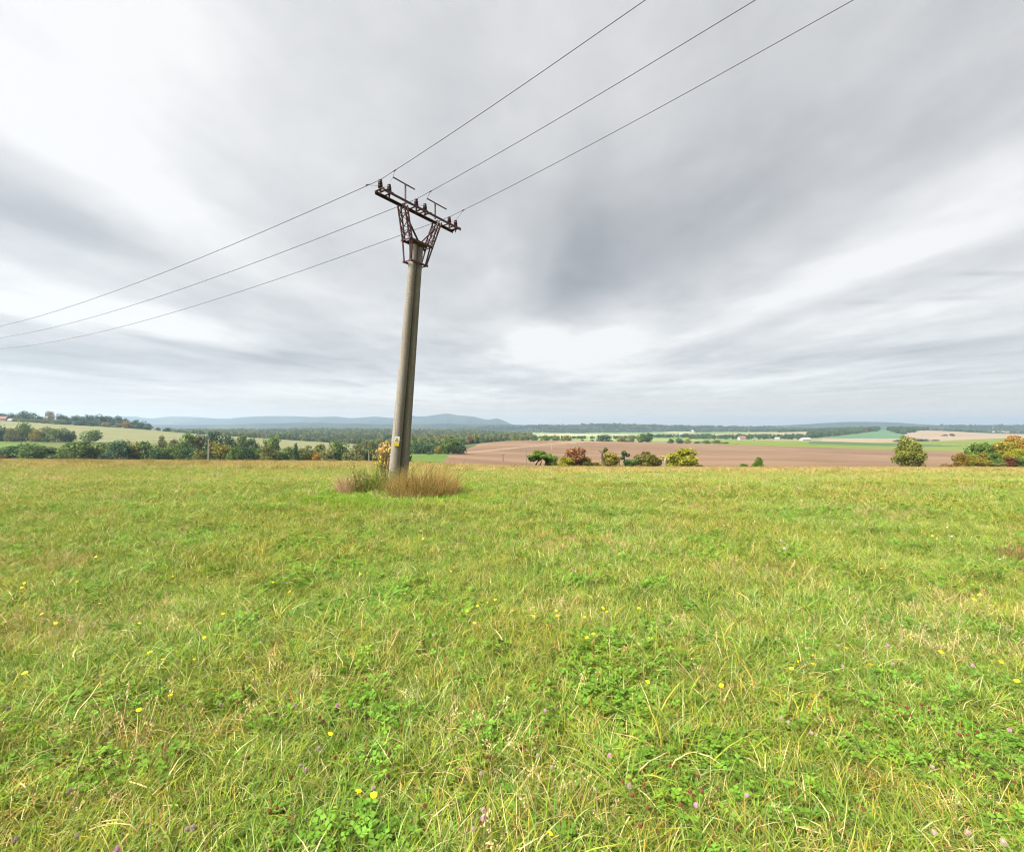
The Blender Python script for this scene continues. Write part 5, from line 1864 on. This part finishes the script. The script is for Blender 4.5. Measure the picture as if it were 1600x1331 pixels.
def pole_plants():
    rr = np.random.default_rng(33)
    dry = [(0.28, 0.17, 0.065), (0.36, 0.24, 0.10), (0.19, 0.105, 0.042), (0.42, 0.31, 0.13), (0.13, 0.15, 0.025), (0.30, 0.22, 0.02)]

    def clump(name, label, x, y, rx, ry, h, n, cols, cw, w=(0.006, 0.013), parts=None, Yd=None, lean=0.30):
        Y = Yd or PY
        X = (x - CX) / F * Y
        loc = (X, Y, gz(X, Y))
        e = empty(name, loc, label, 'grass clump')
        V, Fq, C = blades(n, 1.0, h, w, (0.2, 1.7), rr, cols, cw, lean, 4)
        # spread the roots over an ellipse, tallest in the middle
        k = 10
        B = V.reshape(n, k, 3)
        root = B[:, :1].copy()
        off = B - root
        sc_ = 1.0 - 0.45 * np.clip(np.linalg.norm(root[:, 0, :2], axis=1), 0, 1) ** 2
        B = root * np.array([rx, ry, 1]) + off * sc_[:, None, None]
        link('blades', tint_mesh('blades', B.reshape(-1, 3), Fq, C, M_DRY), e)
        return e
    e = clump('dry_grass_clump', 'large clump of tall dry brown grass right of the pole foot', 663, 0, 0.82, 1.05, (0.46, 1.02), 4200, dry, (4, 3, 4, 1.5, 4.5, 0.9), Yd=11.4, lean=0.42)
    sh = seed_heads(60, 0.75, (0.7, 1.15), rr, (0.26, 0.16, 0.07))
    V = sh[0].copy()
    V[:, 2] *= 0.8
    link('seed_heads', tint_mesh('seed_heads', V, sh[1], sh[2], M_DRY), e)
    lob = [(rr.uniform(-0.75, 0.75), rr.uniform(-0.95, 0.8), rr.uniform(0.05, 0.36), 0.13, 0.13, 0.15) for k in range(26)]
    pos, nr = lobes_points(lob, 900, rr, 0.2)
    k = pos[:, 2] > 0.01
    link('leaves', card_mesh('leaves', pos[k], nr[k], 0.02, LEAF['rust'], 12, 0.4), e)
    tall = MB()
    for k in range(12):
        x0 = rr.uniform(-0.6, 0.75)
        l = rr.uniform(-0.1, 0.4)
        hh = rr.uniform(0.6, 0.95)
        tall.tube([(x0, rr.uniform(-0.2, 0.3), 0), (x0 + l * 0.35, 0.05, hh * 0.6), (x0 + l, 0.05, hh)], [0.006, 0.005, 0.003], 4)
    tall.build('dead_stalks', plain_mat('dead_stalk', (0.10, 0.075, 0.035), 0.9, 0.1, 0.3, 3), e)
    e2 = clump('dry_grass_clump', 'pale pinkish dry grass clump at the far left of the pole foot', 547, 0, 0.30, 0.55, (0.34, 0.74), 950, [(0.40, 0.25, 0.16), (0.46, 0.32, 0.2), (0.34, 0.22, 0.12), (0.3, 0.26, 0.1)], (3, 3, 2, 1), Yd=11.65)
    # green weeds left of the pole
    X, Y = (584 - CX) / F * 11.9, 11.9
    e3 = empty('weed_bush', (X, Y, gz(X, Y)), 'low green leafy weeds between pole and pale dry grass', 'weeds')
    lob = [(rr.uniform(-0.40, 0.40), rr.uniform(-0.65, 0.55), rr.uniform(0.04, 0.48) * rr.uniform(0.6, 1.35), 0.13, 0.13, 0.16) for k in range(34)]
    pos, nr = lobes_points(lob, 2300, rr, 0.2)
    pos = pos[pos[:, 2] > 0.01]
    link('leaves', card_mesh('leaves', pos, nr[:len(pos)], 0.022, LEAF['weed'], 9, 0.40), e3)
    stm = MB()
    for l in lob:
        stm.tube([(l[0] * 0.7, l[1] * 0.7, 0), (l[0] * 0.9, l[1], l[2] * 0.6), (l[0], l[1], l[2] + 0.22)], [0.006, 0.005, 0.002], 5)
    stm.build('stems', plain_mat('green_stem', (0.06, 0.09, 0.025), 0.8, 0.2, 0.2, 5), e3)
    V, Fq, C = blades(1000, 0.62, (0.2, 0.72), (0.006, 0.011), (0.3, 1.5), rr, [(0.09, 0.14, 0.02), (0.15, 0.18, 0.03), (0.28, 0.2, 0.08), (0.2, 0.11, 0.05)], (3, 2, 1.6, 1), 0.45, 3)
    V[:, 1] *= 1.1
    link('blades', tint_mesh('blades', V, Fq, C, M_DRY), e3)
    # yellow-leaved shrub behind the left side of the pole
    X, Y = (602 - CX) / F * 13.72, 13.72
    e4 = empty('yellow_shrub', (X, Y, gz(X, Y)), 'thorny shrub with yellow autumn leaves growing behind the pole', 'shrub')
    st = MB()
    tips = []
    for k in range(34):
        x0, y0 = rr.normal(0, 0.08), rr.normal(0.0, 0.08)
        tx = rr.uniform(-0.36, 0.42)
        hh = rr.uniform(0.75, 1.28) * (1.0 - 0.35 * abs(tx - 0.05))
        ty = rr.uniform(-0.12, 0.3)
        p = [(x0, y0, 0), (x0 + (tx - x0) * 0.35, y0 + ty * 0.3, hh * 0.45), (x0 + (tx - x0) * 0.75, ty * 0.8, hh * 0.8), (tx, ty, hh)]
        st.tube(p, [0.011, 0.009, 0.006, 0.003], 5)
        tips.append(p)
        for j in range(3):
            a = Vector(p[1]).lerp(Vector(p[3]), rr.uniform(0.1, 0.9))
            b = a + Vector((rr.uniform(-0.2, 0.2), rr.uniform(-0.1, 0.1), rr.uniform(0.02, 0.22)))
            st.tube([a, b], [0.004, 0.002], 4)
            tips.append([a, a, a.lerp(b, 0.5), b])
    st.build('stems', plain_mat('brown_shrub_stems', (0.13, 0.075, 0.06), 0.85, 0.15, 0.3, 6), e4)
    pos = []
    for p in tips:
        for j in range(6):
            t = rr.random()
            a = Vector(p[1]).lerp(Vector(p[2]), t * 2) if t < 0.5 else Vector(p[2]).lerp(Vector(p[3]), t * 2 - 1)
            pos.append(np.array(a) + rr.normal(0, 0.035, 3))
    pos = np.array(pos)
    # leaves sit in the upper crown and on the low left side; the middle is bare stems
    keep = (pos[:, 2] > 0.92) | (pos[:, 0] < -0.08) & (pos[:, 2] < 0.7) | (rr.random(len(pos)) < 0.22)
    pos = pos[keep]
    top = pos[:, 2] > 0.88
    mg, mo = LEAF['lime'], leaf_mat('peach_leaves', (0.36, 0.20, 0.07), (0.55, 0.34, 0.12), (0.62, 0.48, 0.10))
    my = leaf_mat('clear_yellow_leaves', (0.26, 0.24, 0.03), (0.50, 0.43, 0.05), (0.62, 0.52, 0.10))
    o1 = card_mesh('leaves', pos[top], rr.normal(size=(top.sum(), 3)) + np.array([0, -0.3, 0.5]), 0.034, mo, 3, 0.6)
    link('leaves', o1, e4)['label'] = 'peach and yellow upper leaves'
    lo = ~top
    link('leaves', card_mesh('leaves', pos[lo], rr.normal(size=(lo.sum(), 3)) + np.array([0, -0.3, 0.5]), 0.032, my, 4, 0.6), e4)['label'] = 'yellow lower leaves'
    # reddish dry plant at the right edge of the meadow
    Yr = EYE * F / (876 - HY)
    X = (1592 - CX) / F * Yr
    e5 = empty('dry_weed', (X, Yr, gz(X, Yr)), 'reddish brown dry weed at the right edge of the meadow', 'weed')
    V, Fq, C = blades(150, 0.13, (0.08, 0.24), (0.004, 0.008), (0.3, 1.3), rr, [(0.19, 0.09, 0.055), (0.25, 0.13, 0.07)], (1, 1), 0.5, 3)
    link('stems', tint_mesh('stems', V, Fq, C, M_DRY), e5)
    sh = seed_heads(26, 0.12, (0.14, 0.26), rr, (0.20, 0.09, 0.06))
    link('seed_heads', tint_mesh('seed_heads', *sh, M_DRY), e5)


pole_plants()

# ------------------------------------------------------------------ flowers
M_YEL = plain_mat('yellow_petals', (0.75, 0.55, 0.012), 0.6, 0.2, 0.15, 60)
M_PINK = plain_mat('pink_florets', (0.36, 0.20, 0.26), 0.7, 0.2, 0.25, 120)
M_BRWN = plain_mat('withered_florets', (0.14, 0.055, 0.03), 0.9, 0.1, 0.4, 120)
M_CREAMF = plain_mat('faded_white_florets', (0.27, 0.22, 0.17), 0.8, 0.1, 0.2, 120)
M_LILAC = plain_mat('lilac_petals', (0.32, 0.27, 0.36), 0.7, 0.2, 0.2, 120)
M_STEM = plain_mat('flower_stem', (0.10, 0.15, 0.04), 0.8, 0.2, 0.25, 20)


def head_mesh(kind):
    rr = np.random.default_rng(len(kind) * 7)
    m = MB()
    if kind == 'yellow':
        for ringi, (n, r, z) in enumerate(((18, 0.0145, 0.0), (14, 0.0105, 0.0025), (9, 0.006, 0.004))):
            for k in range(n):
                a = 2 * math.pi * k / n + ringi * 0.2
                d, e = Vector((math.cos(a), math.sin(a), 0)), Vector((-math.sin(a), math.cos(a), 0))
                rr2 = r * rr.uniform(0.88, 1.1)
                m.add([d * 0.001 + Vector((0, 0, z)), d * rr2 * 0.7 - e * 0.0021 + Vector((0, 0, z + 0.002)), d * rr2 + Vector((0, 0, z + 0.0022)), d * rr2 * 0.7 + e * 0.0021 + Vector((0, 0, z + 0.002))], [(0, 1, 2, 3)])
        m.lathe([(0.003, -0.008), (0.005, -0.003), (0.004, 0.001)], (0, 0, 0), n=8)
    elif kind == 'lilac':
        for k in range(14):
            a = k * 2.4
            d, e = Vector((math.cos(a), math.sin(a), 0.3)), Vector((-math.sin(a), math.cos(a), 0))
            m.add([Vector((0, 0, 0)), d * 0.010 - e * 0.003, d * 0.017, d * 0.010 + e * 0.003], [(0, 1, 2, 3)])
        m.lathe([(0.003, -0.008), (0.006, -0.002), (0.005, 0.003)], (0, 0, 0), n=8)
    else:
        n = 62
        for k in range(n):
            z = 1 - 2 * (k + 0.5) / n
            a = k * 2.39996
            s = math.sqrt(1 - z * z)
            d = Vector((s * math.cos(a), s * math.sin(a), z * 0.9 + 0.15)).normalized()
            e = d.cross(Vector((0, 0, 1.01))).normalized()
            f = d.cross(e)
            r0, r1 = 0.003, 0.0105 * rr.uniform(0.85, 1.15)
            c = Vector((0, 0, 0))
            m.add([c + d * r0, c + d * r1 * 0.8 + e * 0.0016, c + d * r1, c + d * r1 * 0.8 - e * 0.0016], [(0, 1, 2, 3)])
            m.add([c + d * r0, c + d * r1 * 0.8 + f * 0.0016, c + d * r1, c + d * r1 * 0.8 - f * 0.0016], [(0, 1, 2, 3)])
        m.lathe([(0.001, -0.007), (0.006, -0.004), (0.007, 0.0), (0.005, 0.005), (0.001, 0.008)], (0, 0, 0), n=8)
    return m


HEADS = {k: mesh_np('flower_head', head_mesh(k).v, head_mesh(k).f, mt) for k, mt in (('yellow', M_YEL), ('pink', M_PINK), ('brown', M_BRWN), ('cream', M_CREAMF), ('lilac', M_LILAC))}
STEMS = []
for s in range(4):
    m = MB()
    r_ = random.Random(s)
    lx, ly = r_.uniform(-0.25, 0.25), r_.uniform(-0.25, 0.25)
    m.tube([(-lx * 0.5, -ly * 0.5, -0.98), (-lx * 0.3, -ly * 0.35, -0.5), (0, 0, 0)], [0.0014, 0.0013, 0.0011], 5)
    STEMS.append(mesh_np('stem', m.v, m.f, M_STEM))

FN = {'yellow': ('yellow_flower', 'flower'), 'pink': ('pink_clover', 'flower'), 'brown': ('withered_clover', 'seed head'), 'cream': ('white_clover', 'flower'), 'lilac': ('lilac_flower', 'flower')}
FC = [0]


def flower(kind, x, y, label, group, h=None, s=1.0):
    i = FC[0]
    FC[0] += 1
    r_ = random.Random(i * 13 + 5)
    hh = h or r_.uniform(0.11, 0.16)
    Y = (EYE - hh) * F / (y - HY)
    X = (x - CX) / F * Y
    g = gz(X, Y)
    Y = (EYE - hh - g) * F / (y - HY)
    X = (x - CX) / F * Y
    g = gz(X, Y)
    nm, cat = FN[kind]
    e = empty(nm, (X, Y, g), label, cat, group)
    hd = link('flower_head', HEADS[kind], e, (0, 0, hh))
    hd.rotation_euler = (r_.uniform(0.0, 0.55), r_.uniform(-0.25, 0.25), r_.uniform(0, 6.28))
    sc = s * r_.uniform(0.8, 1.05) * (1.0 + 0.02 * Y)
    hd.scale = (sc, sc, sc)
    st = link('stem', STEMS[i % 4], e, (0, 0, hh))
    st.scale = (0.15, 0.15, hh)
    return e


def flowers():
    # single yellow flowers that can be told apart
    for (x, y, lab) in [
        (39, 1051, 'yellow flower at the left edge, lone and largest there'), (217, 1109, 'yellow flower at lower left, lone below a pair'), (266, 1086, 'orange yellow flower between two yellow blooms at lower left'),
        (516, 1146, 'bright lone yellow flower low in front of the pole'), (560, 1236, 'left flower of the yellow pair near the bottom edge'), (584, 1242, 'right flower of the yellow pair near the bottom edge'),
        (860, 1302, 'lone yellow flower closest to the bottom edge'), (319, 996, 'lone yellow flower straight below the round tree side hedge'), (1012, 1065, 'small yellow flower in the middle of the right grass'),
        (1127, 1071, 'narrow yellow flower seen sideways in the right grass'), (1360, 1038, 'yellow flower beside the straw tuft'), (1564, 1035, 'half open yellow flower near the right edge'), (1589, 1064, 'yellow flower hanging at the right edge'),
        (704, 892, 'small yellow flower alone below the dry grass clump'), (677, 924, 'upright yellow flower below and left of the clump'), (1377, 888, 'far small yellow flower alone on the right')]:
        flower('yellow', x, y, lab, 'yellow flowers in the meadow')
    groups = [
        ('tight yellow trio at the left edge', [(38, 911), (34, 918), (34, 924)]),
        ('loose yellow trio left of centre in the lower left', [(234, 1019), (255, 1030), (304, 1030)]),
        ('small yellow flowers below the left trio', [(77, 971), (87, 974), (65, 960)]),
        ('scattered far yellow flowers on the left meadow', [(120, 909), (156, 943), (218, 974), (270, 901), (257, 940), (349, 959), (381, 960), (338, 837), (277, 845), (369, 799), (206, 886), (453, 924), (427, 910), (48, 857), (98, 905), (150, 870)]),
        ('yellow chain in the middle of the meadow', [(774, 937), (762, 941), (746, 947), (730, 955), (741, 973)]),
        ('yellow flowers right of the middle chain', [(802, 954), (833, 962), (869, 954), (871, 962), (914, 964), (927, 990), (917, 996), (942, 950), (948, 956), (998, 950)]),
        ('small yellow flowers left below the pole', [(564, 897), (574, 895), (537, 862), (633, 927), (661, 841)]),
        ('yellow foursome left of the straw tuft', [(1270, 1023), (1247, 1032), (1271, 1037), (1237, 1044)]),
        ('far yellow flowers at the right', [(1464, 841), (1457, 837), (1531, 929), (1522, 937), (1323, 1013), (1470, 1019)]),
    ]
    for g, pts in groups:
        for i, (x, y) in enumerate(sorted(pts)):
            flower('yellow', x, y, f'{ordinal(i)} from the left of the {g}', g)
    for (x, y, lab) in [(183, 1326, 'pink clover head at the bottom edge, far left'), (953, 1180, 'pale pink clover standing alone in lower middle'), (1088, 1257, 'bright pink clover among brown clover heads'), (1167, 1242, 'pink clover right of the brown heads'),
                        (1577, 1140, 'pale pink clover near the right edge'), (1317, 1041, 'washed pink clover beside the straw tuft'), (852, 1110, 'dull pink clover in the middle grass'), (755, 1277, 'pink clover in the dry patch at the bottom'),
                        (1388, 1008, 'dark pink clover above the straw tuft'), (1520, 1040, 'flat pink clover at the right'), (461, 1100, 'left pale pink clover by the fallen straw'), (527, 1101, 'right pale pink clover by the fallen straw')]:
        flower('pink', x, y, lab, 'pink clover in the meadow', s=0.95)
    bg = [('withered clover heads at the lower right', [(1403, 1113), (1417, 1105), (1423, 1117), (1410, 1118), (1283, 1089), (1378, 1092), (1500, 1148), (1512, 1148), (1527, 1143), (1522, 1213), (1585, 1222), (1350, 1264), (1440, 1100), (1452, 1105)]),
          ('withered clover heads round the pink clover', [(985, 1218), (973, 1220), (988, 1242), (1078, 1237), (1097, 1237), (1084, 1243), (1047, 1196), (1091, 1212), (1120, 1230), (1012, 1262), (1000, 1290), (1064, 1257), (1006, 1225)]),
          ('withered clover heads in the lower middle', [(760, 1183), (765, 1182), (608, 1180), (606, 1210), (524, 1183), (455, 1214), (664, 1258), (500, 1120), (505, 1126), (572, 1060), (602, 1075), (750, 1285)]),
          ('withered clover heads at the lower left', [(422, 1267), (433, 1262), (280, 1175), (100, 1187), (90, 1193), (110, 1178), (380, 1075), (372, 1097), (388, 1184)])]
    for g, pts in bg:
        for i, (x, y) in enumerate(sorted(pts)):
            flower('brown', x, y, f'{ordinal(i)} from the left of the brown {g}', g, s=0.85)
    cg = [('faded white clover heads at the lower left', [(182, 1088), (170, 1145), (288, 1103), (12, 1107), (292, 1295), (302, 1292), (120, 1306), (25, 1310), (108, 1235), (152, 1057), (275, 1033), (345, 1100)]),
          ('faded white clover heads in the lower middle', [(583, 1231), (498, 1168), (468, 1080), (445, 1087), (740, 1295), (752, 1208), (470, 1195), (478, 1202), (755, 1265), (862, 1198), (840, 1180), (983, 1228)]),
          ('faded white clover heads at the lower right', [(1568, 1315), (1460, 1300), (1512, 1300), (1232, 1128), (1220, 1122), (1268, 1145), (1395, 1037), (1415, 1036), (1237, 1065), (1457, 1198)])]
    for g, pts in cg:
        for i, (x, y) in enumerate(sorted(pts)):
            flower('cream', x, y, f'{ordinal(i)} from the left of the {g}', g, s=1.0)
    lg = 'lilac flowers far out on the right meadow'
    for i, (x, y) in enumerate(sorted([(1285, 812), (1293, 815), (1300, 818), (1207, 838), (1220, 845), (1225, 856), (1480, 824), (1487, 838), (1558, 866), (1562, 874), (1131, 821), (1137, 820)])):
        flower('lilac', x, y, f'{ordinal(i)} from the left of the pale {lg}', lg, s=0.8)


flowers()
